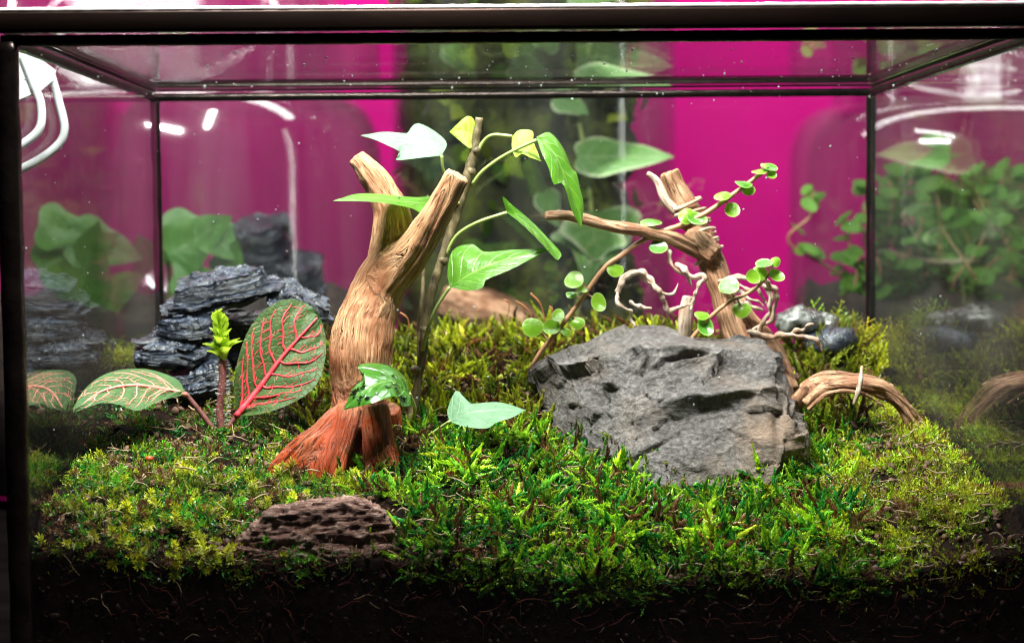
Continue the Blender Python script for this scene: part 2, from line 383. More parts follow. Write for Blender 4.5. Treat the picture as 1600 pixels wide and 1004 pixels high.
# dried drops and specks on the inside of the front pane
def ico(sub=1):
    import bmesh
    bm = bmesh.new(); bmesh.ops.create_icosphere(bm, subdivisions=sub, radius=1.0); bm.verts.index_update()
    v = np.array([tuple(x.co) for x in bm.verts]); fc = np.array([[w.index for w in x.verts] for x in bm.faces]); bm.free(); return v, fc
ICO1, ICO2, ICO3 = ico(1), ico(2), ico(3)
def scatter(proto, pos, rot, scl, col=None):
    """N copies of one small mesh joined into one array mesh"""
    pv, pf = proto[0], proto[1]; n = len(pos); k = len(pv)
    sv = pv[None]*scl.reshape(n, 1, -1)
    v = np.einsum('nij,nkj->nki', rot, sv)+pos[:, None]
    fcs = pf[None]+(np.arange(n)*k)[:, None, None]
    cl = None
    if col is not None:
        t = proto[2][None, :, None] if len(proto) > 2 else np.ones((1, k, 1))
        cl = np.concatenate([np.clip(col[:, None]*t, 0, 1), np.ones((n, k, 1))], 2).reshape(-1, 4)
    return v.reshape(-1, 3), fcs.reshape(-1, pf.shape[1]), cl
def basis(z, yaw):
    z = z/np.linalg.norm(z, axis=1)[:, None]
    a = np.where(np.abs(z[:, 2:3]) < 0.9, np.array([[0, 0, 1.0]]), np.array([[1.0, 0, 0]]))
    x = np.cross(a, z); x /= np.linalg.norm(x, axis=1)[:, None]; y = np.cross(z, x)
    c, s = np.cos(yaw)[:, None], np.sin(yaw)[:, None]
    X = c*x+s*y; Y = -s*x+c*y
    return np.stack([X, Y, z], 2)
n = 420
u = rng.random((n, 2)); px = 30+1570*u[:, 0]; py = np.where(rng.random(n) < 0.45, 62+75*u[:, 1], 62+760*u[:, 1]**1.3)
pos = np.array([P(a, b, 0.0) for a, b in zip(px, py)]); pos[:, 1] = g+0.0002
pos = pos[(np.abs(pos[:, 0]) < W2-0.003) & (pos[:, 2] < H-0.004)]; n = len(pos)
scl = np.stack([1+rng.random(n), np.full(n, 0.5), 0.8+rng.random(n)*1.3], 1)*(0.00007+0.00022*rng.random(n)[:, None]**3)
V, Fc, _ = scatter(ICO1, pos, np.tile(np.eye(3), (n, 1, 1)), scl)
tag(mk('dried_drops', V, Fc, M['drop'], front), kind='stuff')

lid = empty('terrarium_cover', (0, D/2, H), 'flat glass lid in a bronzed black metal rim, lying on the terrarium', 'lid')
def lidbar(args, name='rim_bar', mat='bronze'):
    v, f = box(*args, 0.0009); return mk(name, v, f, M[mat], lid, smooth=True)
lidbar((-W2-0.004, W2+0.004, -0.0035, 0.0006, H+0.0015, H+0.0076))
lidbar((-W2-0.004, W2+0.004, D-0.002, D+0.002, H+0.0018, H+0.0056))
lidbar((-W2-0.0034, -W2+0.0012, 0.0009, D-0.0022, H+0.0018, H+0.0052)); lidbar((W2-0.0012, W2+0.0034, 0.0009, D-0.0022, H+0.0018, H+0.0052))
M['edge'] = plain('highlight_edge', (0.75, 0.72, 0.70), 0.3, 0.6, 0.15, 80)  # pale bead added to draw the bright highlight line along the rim
V, F, _ = tube([(-W2-0.004, -0.0025, H+0.0079), (W2+0.004, -0.0025, H+0.0079)], [.0008, .0008], 150, 8, .15, 4); mk('highlight_bead', V, F, M['edge'], lid)
v, f = box(-W2+0.0015, W2-0.0015, 0.0009, D-0.0022, H+0.0022, H+0.0042); mk('lid_pane', v, f, M['pane'], lid, smooth=False)

# ------------------------------------------------------------------ soil bed
ctrl = [(60, 845, .004), (160, 860, .004), (300, 868, .004), (450, 880, .004), (600, 866, .004), (750, 872, .004), (900, 895, .004), (1100, 895, .004), (1300, 895, .004), (1450, 872, .004), (1600, 862, .004),
        (100, 775, .022), (300, 785, .025), (480, 790, .026), (700, 790, .028), (1000, 812, .03), (1300, 812, .03), (1540, 790, .022),
        (530, 752, .06), (640, 735, .062), (800, 728, .06), (1000, 768, .06), (1130, 778, .06), (1270, 775, .06), (1420, 720, .065), (200, 715, .06), (370, 725, .06),
        (350, 676, .09), (220, 668, .09), (480, 670, .095), (700, 655, .1), (830, 650, .105), (1300, 675, .1), (300, 630, .125), (480, 620, .13), (640, 600, .14), (1350, 640, .13),
        (250, 560, .165), (700, 545, .18), (850, 535, .18), (1050, 530, .18), (1330, 565, .185), (700, 525, .21), (900, 520, .21), (450, 540, .2), (1100, 525, .21), (1340, 545, .21)]
cp = PP(ctrl)+[np.array(a) for a in [(.15, .1735, .079), (.15, .1248, .074), (.15, .0826, .068), (.15, .0457, .065), (.15, .0131, .0600), (-.15, .0083, .057), (-.15, .0608, .072), (-.15, .0983, .079), (-.15, .16, .090), (-.15, .21, .095)]]
cp = np.array(cp); cp[:, 2] -= 0.002
_A = np.linalg.norm(cp[:, None, :2]-cp[None, :, :2], axis=2); _n = len(cp); _Q = np.hstack([np.ones((_n, 1)), cp[:, :2]])
_w = np.linalg.solve(np.block([[_A+np.eye(_n)*-0.004, _Q], [_Q.T, np.zeros((3, 3))]]), np.concatenate([cp[:, 2], np.zeros(3)]))
def ground(x, y):
    x = np.asarray(x, float).ravel(); y = np.asarray(y, float).ravel(); q = np.stack([x, y], 1)
    r = np.linalg.norm(q[:, None]-cp[None, :, :2], axis=2)
    z = r @ _w[:_n]+_w[_n]+_w[_n+1]*x+_w[_n+2]*y
    return z+0.0032*fbm(np.stack([x*42, y*42, x*0+2.2], 1), 3)
nx, ny = 260, 150
gx = np.linspace(-W2+0.0016, W2-0.0016, nx); gy = 0.0022+(D-0.0042)*np.linspace(0, 1, ny)**1.25
X, Y = np.meshgrid(gx, gy); Z = ground(X, Y).reshape(ny, nx)+0.0008*fbm(np.stack([X.ravel()*400, Y.ravel()*400, X.ravel()*0], 1), 3).reshape(ny, nx)
top = np.stack([X, Y, Z], 2).reshape(-1, 3)
fc = [(j*nx+i, j*nx+i+1, (j+1)*nx+i+1, (j+1)*nx+i) for j in range(ny-1) for i in range(nx-1)]
ring = [i for i in range(nx)]+[j*nx+nx-1 for j in range(1, ny)]+[(ny-1)*nx+i for i in range(nx-2, -1, -1)]+[j*nx for j in range(ny-2, 0, -1)]
lv = 14; V = [top]; off = len(top); prev = ring
for k in range(1, lv+1):
    r = top[ring].copy(); r[:, 2] = r[:, 2]+(0.0018-r[:, 2])*k/lv
    ins = 0.0008*(0.5+perlin(r*260)); r[:, 1] = np.where(r[:, 1] < 0.01, r[:, 1]+np.clip(ins, 0, 1), r[:, 1])
    V.append(r); cur = list(range(off, off+len(ring))); off += len(ring)
    fc += [(prev[i], cur[i], cur[(i+1) % len(ring)], prev[(i+1) % len(ring)]) for i in range(len(ring))]; prev = cur
fc.append(tuple(prev))
soil = tag(mk('soil', np.vstack(V), fc, M['soil'], base=(0, D/2, 0.0018)), 'dark damp soil bed filling the terrarium', 'soil', kind='structure')

# crumbs and coir fibres pressed against the front glass
n = 3600
x = rng.uniform(-W2+0.003, W2-0.003, n); gt = ground(x, np.full(n, 0.004)); z = 0.016+(gt-0.016)*rng.random(n)**0.8
y = 0.0024+rng.random(n)*0.0016; s = 0.00015+0.0011*rng.random(n)**5
V, Fc, _ = scatter(ICO1, np.stack([x, y, z], 1), basis(rng.normal(size=(n, 3)), rng.random(n)*6), np.stack([s*rng.uniform(.6, 1.8, n), s*.7, s], 1))
V = V+0.0005*np.stack([perlin(V*1500), perlin(V*1500+5)*0.3, perlin(V*1500+9)], 1); V[:, 1] = np.maximum(V[:, 1], g+0.0002)
tag(mk('soil_crumbs', V, Fc, M['crumb'], base=(0, 0.004, 0.02)), 'dark soil crumbs pressed against the front glass', 'soil', kind='stuff')
def fibres(n, xr, zr_top, mat, name, label, r0=0.00012, ln=(0.003, 0.012), yr=(0.0018, 0.004), zb=0.018, pw=0.6):
    parts_v, parts_f = [], []; o = 0
    for i in range(n):
        x = random.uniform(*xr); gz = ground([x], [0.004])[0]; z = zb+(gz+zr_top-zb)*random.random()**pw; l = random.uniform(*ln); a = random.gauss(0, 0.7)
        p = [np.array([x, random.uniform(*yr), z])]
        for k in range(3): a += random.gauss(0, 0.6); p.append(p[-1]+np.array([math.cos(a)*l/3, random.gauss(0, 0.0004), math.sin(a)*l/3]))
        p = [np.array([min(max(q[0], -W2+.002), W2-.002), max(q[1], 0.0016), q[2]]) for q in p]
        r = r0*random.uniform(0.5, 1.4); v, f, _ = tube(p, [r, r, r*0.4], 6, 3); parts_v.append(v); parts_f += [tuple(q+o for q in ff) for ff in f]; o += len(v)
    return tag(mk(name, np.vstack(parts_v), parts_f, mat, base=(0, 0.004, 0.03)), label, 'fibre', kind='stuff')
fibres(750, (-0.145, 0.145), 0.002, M['fibre'], 'coir_fibres', 'reddish brown coir fibres in the soil along the front glass')
M['palefibre'] = plain('pale_fibre', (0.30, 0.20, 0.12), 0.6, 0, 0.5, 500)
fibres(170, (-0.145, 0.145), 0.004, M['palefibre'], 'dead_stems', 'pale dead moss stems hanging in the soil along the front glass', 0.00016, (0.003, 0.009), pw=0.4)

# ------------------------------------------------------------------ moss
def shoot_proto(nl=30, ll=0.24, lw=0.15, spread=0.6, curve=0.25, seed=0, flat=0.6, lean=False):
    """a leafy feather-moss shoot along +z, length 1: tiny overlapping leaves"""
    r = np.random.default_rng(seed); V, F, T = [], [], []
    for i in range(nl):
        t = (i+0.5)/nl; a = i*2.399+r.normal()*0.3
        c = np.array([curve*t*t, 0, t*(1-0.2*t*curve)]); ax = np.array([2*curve*t, 0, 1.0]); ax /= np.linalg.norm(ax)
        rad = np.array([math.cos(a), math.sin(a)*flat, 0]); sp = spread*(1.0-0.55*t)*r.uniform(.7, 1.25)
        d = ax+rad*sp; d /= np.linalg.norm(d); w = np.cross(d, rad+1e-3); w /= np.linalg.norm(w); k = (0.65+0.6*math.sin(math.pi*min(1, t*1.15)))*r.uniform(.8, 1.2)
        nrm = np.cross(w, d); o = len(V)
        if lean:
            V += [c, c+d*ll*k*.45+w*lw*k*.5, c+d*ll*k*.45-w*lw*k*.5, c+d*ll*k-nrm*0.02]; T += [.5, .95, .95, 1.35]; F += [(o, o+2, o+1), (o+2, o+3, o+1)]; continue
        V += [c, c+d*ll*k*.45+w*lw*k*.5, c+d*ll*k*.45-w*lw*k*.5, c+d*ll*k-nrm*0.02, c+d*ll*k*.45+nrm*lw*.25]; T += [0.5, 0.95, 0.95, 1.35, 1.05]
        F += [(o, o+4, o+1), (o, o+2, o+4), (o+4, o+3, o+1), (o+4, o+2, o+3)]
    return np.array(V), np.array(F), np.array(T)
def merge_protos(lst):
    V, F, T = [], [], []; o = 0
    for v, f, t in lst: V.append(v); F.append(f+o); T.append(t); o += len(v)
    return np.vstack(V), np.vstack(F), np.concatenate(T)
def pinnate(seed, nb=9, bl=0.4, nl=9):
    r = np.random.default_rng(seed); L_ = [shoot_proto(14, .12, .06, .5, .2, seed, lean=True)]
    for i in range(nb):
        t = 0.15+0.8*i/nb; sgn = 1 if i % 2 else -1; p = shoot_proto(nl, .26, .13, .6, .15, seed*31+i, lean=True); s = bl*(1.1-0.75*t)*r.uniform(.8, 1.15)
        ang = sgn*r.uniform(.75, 1.05); R = np.array([[1, 0, 0], [0, math.cos(ang), math.sin(ang)], [0, -math.sin(ang), math.cos(ang)]])
        L_.append(((p[0]*s) @ R.T+np.array([.2*t*t, 0, t]), p[1], p[2]))
    return merge_protos(L_)
def star_proto(seed, whorls=6, per=8, ll=0.40, lw=0.042):
    r = np.random.default_rng(seed); V, F, T = [], [], []
    for wv in range(whorls):
        t = 0.3+0.7*wv/(whorls-1); n_ = per if wv < whorls-1 else per-1
        for i in range(n_):
            a = 2*math.pi*i/n_+wv*0.7+r.normal()*.2; el = 0.25+0.75*(t-0.3)/0.7+r.normal()*.12; el = min(el, 1.25)
            d = np.array([math.cos(a)*math.cos(el), math.sin(a)*math.cos(el), math.sin(el)]); w = np.array([-math.sin(a), math.cos(a), 0]); l = ll*r.uniform(.8, 1.2); o = len(V)
            c = np.array([0, 0, t*.8]); m = c+d*l*.55; e = c+d*l+np.array([0, 0, -0.09*l]); nrm = np.cross(w, d)
            V += [c, m+w*lw, m-w*lw, e, m+nrm*lw*-.6]; T += [0.6, 1.0, 1.0, 1.4, 0.9]; F += [(o, o+1, o+4), (o, o+4, o+2), (o+4, o+1, o+3), (o+4, o+3, o+2)]
    o = len(V); V += [(0.02, 0, 0), (-.02, .02, 0), (-.02, -.02, 0), (0, 0, .8)]; T += [.4]*4; F += [(o, o+1, o+3), (o+1, o+2, o+3), (o+2, o, o+3)]
    return np.array(V), np.array(F), np.array(T)
def fine_proto(seed, stems=5):
    r = np.random.default_rng(seed); L_ = []
    for k in range(stems):
        p = shoot_proto(11, .24, .085, .9, r.uniform(.2, .7), seed*13+k, 0.9, True); a = r.random()*6.28; ti = r.uniform(.2, .9); s = r.uniform(.6, 1.05)
        Rz = np.array([[math.cos(a), -math.sin(a), 0], [math.sin(a), math.cos(a), 0], [0, 0, 1]]); Rx = np.array([[math.cos(ti), 0, math.sin(ti)], [0, 1, 0], [-math.sin(ti), 0, math.cos(ti)]])
        L_.append(((p[0]*s) @ (Rz @ Rx).T+np.array([r.normal()*.15, r.normal()*.15, 0]), p[1], p[2]))
    return merge_protos(L_)
FEATHER = [shoot_proto(34, .22, .12, seed=i, curve=c, spread=s) for i, (c, s) in enumerate([(0.2, .8), (0.5, .9), (0.8, .95), (0.4, 1.1), (-.5, .8)])]+[pinnate(21, 6, .42, 9), pinnate(22, 7, .38, 8)]
STAR = [star_proto(i) for i in range(5)]
FINE = [fine_proto(i) for i in range(5)]
FROND = [pinnate(31, 15, .34, 7), pinnate(32, 13, .38, 7)]

def gnormal(x, y):
    e = 0.003; z0 = ground(x, y); zx = ground(x+e, y); zy = ground(x, y+e)
    n_ = np.stack([-(zx-z0)/e, -(zy-z0)/e, np.ones_like(z0)], 1); return z0, n_/np.linalg.norm(n_, axis=1)[:, None]
def moss(name, label, protos, n, where, size, tilt, cols, lift=0.0, front_drop=0.0, pref=(0, -0.25, 0), mat=None, clump=60, xr=(-W2+.003, W2-.003), yr=(0.003, D-.004)):
    x = rng.uniform(*xr, n); y = yr[0]+(yr[1]-yr[0])*rng.random(n)**1.15
    z, nm = gnormal(x, y); p = np.stack([x, y, z], 1); qx, qy = proj(p)
    cl = fbm(np.stack([x*clump, y*clump, x*0+len(name)], 1), 3)
    k = where(qx+25*perlin(p*70+3), qy+14*perlin(p*70+8), x, y, cl); k = rng.random(n) < k
    p, nm, cl = p[k], nm[k], cl[k]; n = len(p)
    d = nm*0.6+np.array([[0, 0, .5]])+np.array([pref]); ty = rng.random(n)*6.283; tt = rng.uniform(*tilt, n)
    d = d/np.linalg.norm(d, axis=1)[:, None]*np.cos(tt)[:, None]+np.stack([np.cos(ty), np.sin(ty)*.8, np.sin(ty)*0+.05], 1)*np.sin(tt)[:, None]
    fr = p[:, 1] < 0.014
    if front_drop:
        dr = rng.random(n)**1.6*front_drop*fr; p[:, 2] -= dr; d[fr] += np.array([0, -.25, -.1]); d[:, 2] -= dr*60
    p[:, 2] += lift*(0.4+rng.random(n))+0.0015*cl-0.001
    s = rng.uniform(*size, n)*(1+0.25*cl)
    R = basis(d, rng.random(n)*6.283)
    ci = rng.integers(0, len(cols), n); c = np.array(cols)[ci]*rng.uniform(.65, 1.3, n)[:, None]
    c = .82*c*np.clip(1+0.95*cl[:, None]*np.array([[1.2, .95, .5]]), .18, 2.0)
    dead = (fbm(p*np.array([55, 55, 0])+31+len(name), 3) > .62)|(rng.random(n) < .05); c[dead] = np.array([.17, .085, .035])*rng.uniform(.4, 1.5, dead.sum())[:, None]
    pi = rng.integers(0, len(protos), n); VV, FF, CC = [], [], []; o = 0
    for j, pr in enumerate(protos):
        m_ = pi == j
        if not m_.any(): continue
        v, fc_, cl_ = scatter(pr, p[m_], R[m_], np.repeat(s[m_][:, None], 3, 1), c[m_]); VV.append(v); FF.append(fc_+o); CC.append(cl_); o += len(v)
    V = np.vstack(VV); V[:, 1] = np.clip(V[:, 1], g+0.0003, D-g-.0003); V[:, 0] = np.clip(V[:, 0], -W2+g+.0003, W2-g-.0003)
    return tag(mk(name, V, np.vstack(FF), mat or M['moss'], base=(p[:, 0].mean(), p[:, 1].mean(), p[:, 2].min()), smooth=False, attrs={'tone': ('FLOAT_COLOR', np.vstack(CC))}), label, 'moss', kind='stuff')
box_ = lambda x, a, b, w: sstep(a-w, a+w, x)*(1-sstep(b-w, b+w, x))
G1, G2, G3 = (0.13, 0.40, 0.025), (0.34, 0.60, 0.03), (0.03, 0.22, 0.03)
Y1, Y2, Y3 = (0.60, 0.62, 0.03), (0.44, 0.50, 0.03), (0.28, 0.35, 0.02)
O1, O2, B1 = (0.24, 0.24, 0.025), (0.14, 0.17, 0.02), (0.16, 0.07, 0.03)
moss('feather_moss', 'bright green feather moss carpeting the front and middle', FEATHER, 17500, lambda a, b, x, y, c: box_(a, 560, 1330, 40)*sstep(640, 690, b)*np.clip(1.1+.6*c, .4, 1)*(1-.9*box_(a, 380, 640, 15)*sstep(770, 790, b)), (0.0042, 0.0100), (0.5, 1.55), [G1, G2, G1, G3, G2, Y3, G2, G3, B1], 0.0012, 0.006)
moss('fine_moss', 'fine yellowish green moss sloping along the far side pane beside the grey rock', FINE, 16000, lambda a, b, x, y, c: sstep(1230, 1330, a), (0.0034, 0.0060), (0.1, 1.0), [Y2, Y3, Y2, O1, Y3, G2, B1], 0.0006, 0.008)
moss('star_moss', 'yellow green star moss in front of the forked driftwood', STAR, 7500, lambda a, b, x, y, c: (1-sstep(520, 580, a))*(.25+.75*sstep(70, 190, a))*sstep(690, 745, b)*(1-box_(a, 450, 612, 18)*sstep(785, 795, b))*np.clip(.45+1.5*c, .04, 1), (0.0026, 0.0060), (0.0, 1.1), [Y1, Y2, Y2, Y3, O1, Y3, G1, B1], 0.0004, 0.006)
moss('dark_moss', 'dark green thready moss under the red-veined leaves', FINE, 9000, lambda a, b, x, y, c: (1-sstep(480, 540, a))*np.clip(.55+c, .08, 1), (0.0035, 0.0066), (0.2, 1.3), [G3, G1, (0.02, .08, .015), O2, G3, Y3, B1], 0.0006, 0.006)
moss('mat_moss', 'matted brownish green moss among the star moss', FINE, 12000, lambda a, b, x, y, c: (1-sstep(540, 600, a))*sstep(680, 740, b)*.8, (0.0028, 0.0052), (0.3, 1.4), [O1, Y3, G1, G1, Y2, O2, G3], 0.0008, 0.006)
moss('olive_moss', 'olive yellow moss on the rise behind the forked driftwood', FEATHER[:5], 7000, lambda a, b, x, y, c: (1-sstep(655, 700, b))*box_(a, 480, 1340, 40), (0.0060, 0.0105), (0.2, 1.2), [O1, Y3, Y2, O2, O1, B1, Y3], 0.001)
moss('corner_moss', 'olive moss filling the corner behind the slate pile', FINE, 2500, lambda a, b, x, y, c: (1-sstep(480, 540, a))*(1-sstep(600, 640, b)), (0.005, 0.009), (0.1, 1.0), [O1, O2, Y3], 0.001)
moss('fringe_moss', 'bright green moss fringe hanging over the soil along the front glass', FEATHER, 5200, lambda a, b, x, y, c: box_(a, 600, 1420, 50)*np.clip(.5+1.2*c, .05, 1), (0.0042, 0.0085), (0.5, 1.5), [G1, G2, G3, G1, Y3], 0.0006, 0.006, yr=(.0025, .0135))
moss('fern_moss', 'upright yellow green fronds of fern moss beside the rear corner post', FROND, 420, lambda a, b, x, y, c: box_(a, 1275, 1420, 15)*(1-sstep(575, 600, b))*.9, (0.013, 0.023), (0.0, .6), [Y1, Y2, Y1, G2, (0.45, .38, .03)], 0.0, xr=(.11, .147), yr=(.13, .205), pref=(0, -.1, .4))

# ------------------------------------------------------------------ wood
def graincoords(V, lines):
    """per-vertex grain coordinate: offset from the nearest centre line + distance along it"""
    cs, ss = [], []
    s0 = 0
    for l in lines:
        c = catmull(l, 60); s = np.concatenate([[0], np.cumsum(np.linalg.norm(np.diff(c, axis=0), axis=1))])
        cs.append(c); ss.append(s+s0); s0 += 0.003
    c = np.vstack(cs); s = np.concatenate(ss); d2 = ((V**2).sum(1)[:, None]+(c**2).sum(1)[None]-2*V @ c.T); i = d2.argmin(1)
    tn = np.vstack([np.gradient(q_, axis=0) for q_ in cs]); tn /= np.linalg.norm(tn, axis=1)[:, None]
    rel = V-c[i]; ds = (rel*tn[i]).sum(1); rel = rel-tn[i]*ds[:, None]; return np.stack([rel[:, 0]+rel[:, 2]*.6, rel[:, 1]-rel[:, 2]*.4, s[i]+ds], 1), i
def wood(name, limbs, voxel, mat, parent=None, base=None, amp=0.0006, smooth_it=4, root_z=None, kk=500, along=0.06, glines=None):
    parts = []; lines = []
    for pts, rad in limbs:
        p = np.array(PP(pts)); lines.append(p); parts.append(tube(p, rad, max(24, len(p)*10), 20)[:2])
    V, F, _ = join(parts); V, F, Nn = remesh(V, F, voxel, smooth_it)
    G, _ = graincoords(V, lines[:glines] if glines else lines)
    q = G*np.array([kk, kk, kk*along])
    dsp = amp*(0.9*fbm(q, 3)-0.55*np.maximum(0, fbm(q*0.45+5, 2, True)-0.9)*2)+amp*1.3*fbm(V*90, 2)
    if root_z is not None:
        k = 1-sstep(root_z[0], root_z[1], V[:, 2]); a = np.stack([G[:, 0]*95, G[:, 1]*95, G[:, 2]*10], 1)
        dsp = dsp*(1-.55*k)+k*0.0042*(np.abs(fbm(a+3, 2))*-1.5+0.5)
    V = V+Nn*dsp[:, None]
    return mk(name, V, F, mat, parent, base, attrs={'grain': ('FLOAT_VECTOR', G)})

mm = 0.0002175
tb = P(545, 745, .075)
trunk = wood('driftwood_stump', [
    ([(556, 770, .078), (560, 700, .080), (562, 640, .081), (562, 580, .081), (565, 530, .082), (580, 480, .084), (597, 440, .085), (615, 405, .085)], [.0096, .0097, .0095, .0095, .0107, .0100, .0086, .0081]),
    ([(612, 420, .086), (614, 375, .088), (612, 335, .089), (597, 298, .090), (574, 264, .0905), (556, 244, .091)], [.0088, .0078, .0066, .0054, .0048, .0032]),
    ([(605, 440, .083), (640, 400, .079), (672, 352, .074), (697, 310, .071), (716, 274, .069)], [.0072, .0062, .0056, .0050, .0041]),
    ([(545, 640, .074), (518, 668, .069), (485, 700, .065), (455, 728, .064), (430, 760, .064)], [.0038, .0046, .0052, .0048, .0040]),
    ([(548, 640, .072), (532, 690, .066), (516, 735, .062), (505, 780, .06)], [.0048, .0054, .0062, .006]),
    ([(585, 640, .074), (592, 690, .069), (600, 730, .066), (606, 780, .064)], [.0056, .0058, .0064, .007]),
    ([(600, 640, .09), (612, 700, .094), (620, 760, .098)], [.006, .006, .006])], 0.00062, M['trunk'], None, tb, 0.00046, 4, (0.062, 0.088), 640, 0.045)
tag(trunk, 'forked tan driftwood stump with reddish wet roots, standing in the moss', 'driftwood')

br = empty('driftwood_branch', P(1200, 600, .12), 'leaning brown driftwood branch with pale curling rootlets behind the grey rock', 'driftwood')
wood('limb', [
    ([(1046, 268, .135), (1060, 300, .135), (1085, 345, .133), (1108, 398, .131), (1128, 455, .129), (1148, 520, .126), (1185, 575, .122), (1225, 625, .118), (1250, 680, .115)], [.0040, .0044, .0046, .0050, .0048, .0046, .0044, .0042, .0035]),
    ([(1150, 470, .131), (1185, 520, .131), (1215, 555, .128), (1238, 610, .122)], [.0030, .0036, .0034, .003]),
    ([(1085, 365, .131), (1100, 385, .127), (1118, 400, .125)], [.005, .0052, .004])], 0.0006, M['branch'], br, None, 0.0006, 3, None, 520, 0.05)
wood('twig', [([(852, 337, .108), (880, 336, .109), (915, 343, .111), (960, 354, .114), (1005, 361, .118), (1045, 371, .121), (1080, 386, .125), (1100, 396, .128)], [.0015, .0018, .0019, .0020, .0022, .0025, .0030, .003])], 0.00045, M['branch'], br, None, 0.00035, 2, None, 700, 0.05)
wood('broken_stub', [([(1012, 270, .134), (1028, 285, .134), (1040, 312, .133), (1056, 330, .133)], [.0009, .0014, .0018, .002])], 0.0004, M['rootlet'], br, None, 0.0003, 1)
wood('pale_stump', [([(1075, 462, .15), (1071, 495, .15), (1068, 540, .15)], [.0022, .0028, .003])], 0.0005, M['rootlet'], br, None, 0.0003, 2)
ROOTS = [[(965, 457, .115), (973, 436, .114), (1000, 422, .113), (1018, 446, .112), (1040, 476, .113), (1052, 484, .115), (1078, 470, .118)],
         [(966, 452, .115), (968, 472, .113), (986, 488, .112), (993, 512, .113)],
         [(1002, 421, .113), (1012, 442, .116), (1030, 458, .118), (1052, 455, .12), (1062, 440, .122)],
         [(1045, 388, .122), (1050, 408, .120), (1060, 424, .119), (1078, 446, .12)],
         [(1055, 412, .12), (1080, 430, .117), (1098, 437, .116), (1088, 456, .116), (1081, 482, .117)],
         [(1124, 440, .122), (1150, 432, .118), (1180, 432, .116), (1203, 446, .117), (1212, 472, .119), (1204, 502, .12), (1172, 521, .12)],
         [(1140, 446, .122), (1168, 452, .118), (1190, 462, .117), (1198, 478, .118)],
         [(1145, 455, .122), (1172, 464, .118), (1196, 481, .118)],
         [(1150, 462, .122), (1170, 472, .119), (1192, 486, .119)],
         [(1186, 440, .119), (1200, 462, .117), (1206, 488, .117), (1190, 512, .118), (1178, 522, .119)],
         [(1168, 518, .118), (1205, 524, .115), (1245, 521, .113), (1268, 530, .112), (1283, 548, .112)],
         [(1235, 522, .114), (1258, 517, .112), (1272, 507, .112)],
         [(985, 470, .118), (1002, 480, .116), (1018, 484, .116)]]
for i, r in enumerate(ROOTS):
    w = .0009 if i in (0, 4, 5, 9, 10) else .00065
    p = np.array(PP(r)); jit = np.array([np.random.default_rng(i*9+j).normal(size=3)*.0005 for j in range(len(p))]); jit[0] = 0
    p = p+jit; rq = np.random.default_rng(i+50); p = np.vstack([p[:1]]+[np.vstack([(p[q]+p[q+1])/2+rq.normal(size=3)*.0007, p[q+1]]) for q in range(len(p)-1)])
    V, F, G = tube(p, [w, w*1.25, w, w*1.1, w*.8, w*.95, w*.45], len(p)*6, 7, .55, i); mk('rootlet', V, F, M['rootlet'], br, attrs={'grain': ('FLOAT_VECTOR', G)})
cbr = P(1092, 360, .132)                                   # fibres wound round the limb
ax = (P(1128, 455, .129)-P(1060, 300, .135)); ax /= np.linalg.norm(ax)
e1 = np.cross(ax, [0, 1, 0]); e1 /= np.linalg.norm(e1); e2 = np.cross(ax, e1)
for k in range(6):
    o = ax*(-.011+.0042*k+.0008*math.sin(k*5)); rr = .0057+.0004*math.sin(k*3)
    pts = [cbr+o+rr*(math.cos(t)*e1+math.sin(t)*e2)+ax*(.0012*math.sin(t+k)) for t in np.linspace(0.4, 6.0, 14)]
    V, F, G = tube(pts, [.0006, .0008, .0006], 40, 6, .2, k); mk('wound_fibre', V, F, M['rootlet'], br, attrs={'grain': ('FLOAT_VECTOR', G)})

ar = wood('arched_root', [
    ([(1236, 645, .110), (1256, 615, .106), (1285, 598, .104), (1330, 597, .104), (1380, 607, .105), (1412, 632, .106), (1436, 668, .105), (1460, 702, .101), (1474, 730, .096)], [.0022, .0025, .0024, .0026, .0024, .0020, .0016, .0012, .0009]),
    ([(1258, 630, .102), (1290, 607, .1005), (1340, 603, .1005), (1385, 618, .102), (1410, 645, .103), (1428, 690, .104)], [.0016, .002, .0022, .002, .0015, .001]),
    ([(1250, 605, .112), (1275, 590, .111), (1310, 585, .11), (1350, 590, .109), (1395, 604, .108)], [.0010, .0015, .0015, .0010, .0006]),
    ([(1262, 640, .099), (1292, 616, .097), (1335, 612, .097), (1372, 628, .098), (1392, 655, .099)], [.0006, .0008, .0007, .0006, .0004]),
    ([(1330, 598, .101), (1375, 604, .099), (1418, 632, .099), (1444, 672, .100), (1452, 700, .101)], [.0006, .0008, .0008, .0006, .0004]),
    ([(1400, 622, .106), (1432, 650, .106), (1456, 685, .102), (1476, 703, .096)], [.0010, .0009, .0007, .0004])], 0.0004, M['branch'], None, P(1340, 680, .105), 0.0005, 2, None, 620, 0.05, 1)
tag(ar, 'arching brown root bowed over the fine moss beside the grey rock', 'root')
V, F, G = tube(PP([(1334, 632, .095), (1341, 610, .094), (1345, 588, .095), (1347, 572, .097)]), [.0006, .0010, .0009, .0004], 22, 7, .2, 3)
tag(mk('dry_stalk', V, F, M['rootlet'], attrs={'grain': ('FLOAT_VECTOR', G)}), 'short pale dry stalk standing up against the arching root', 'stalk')

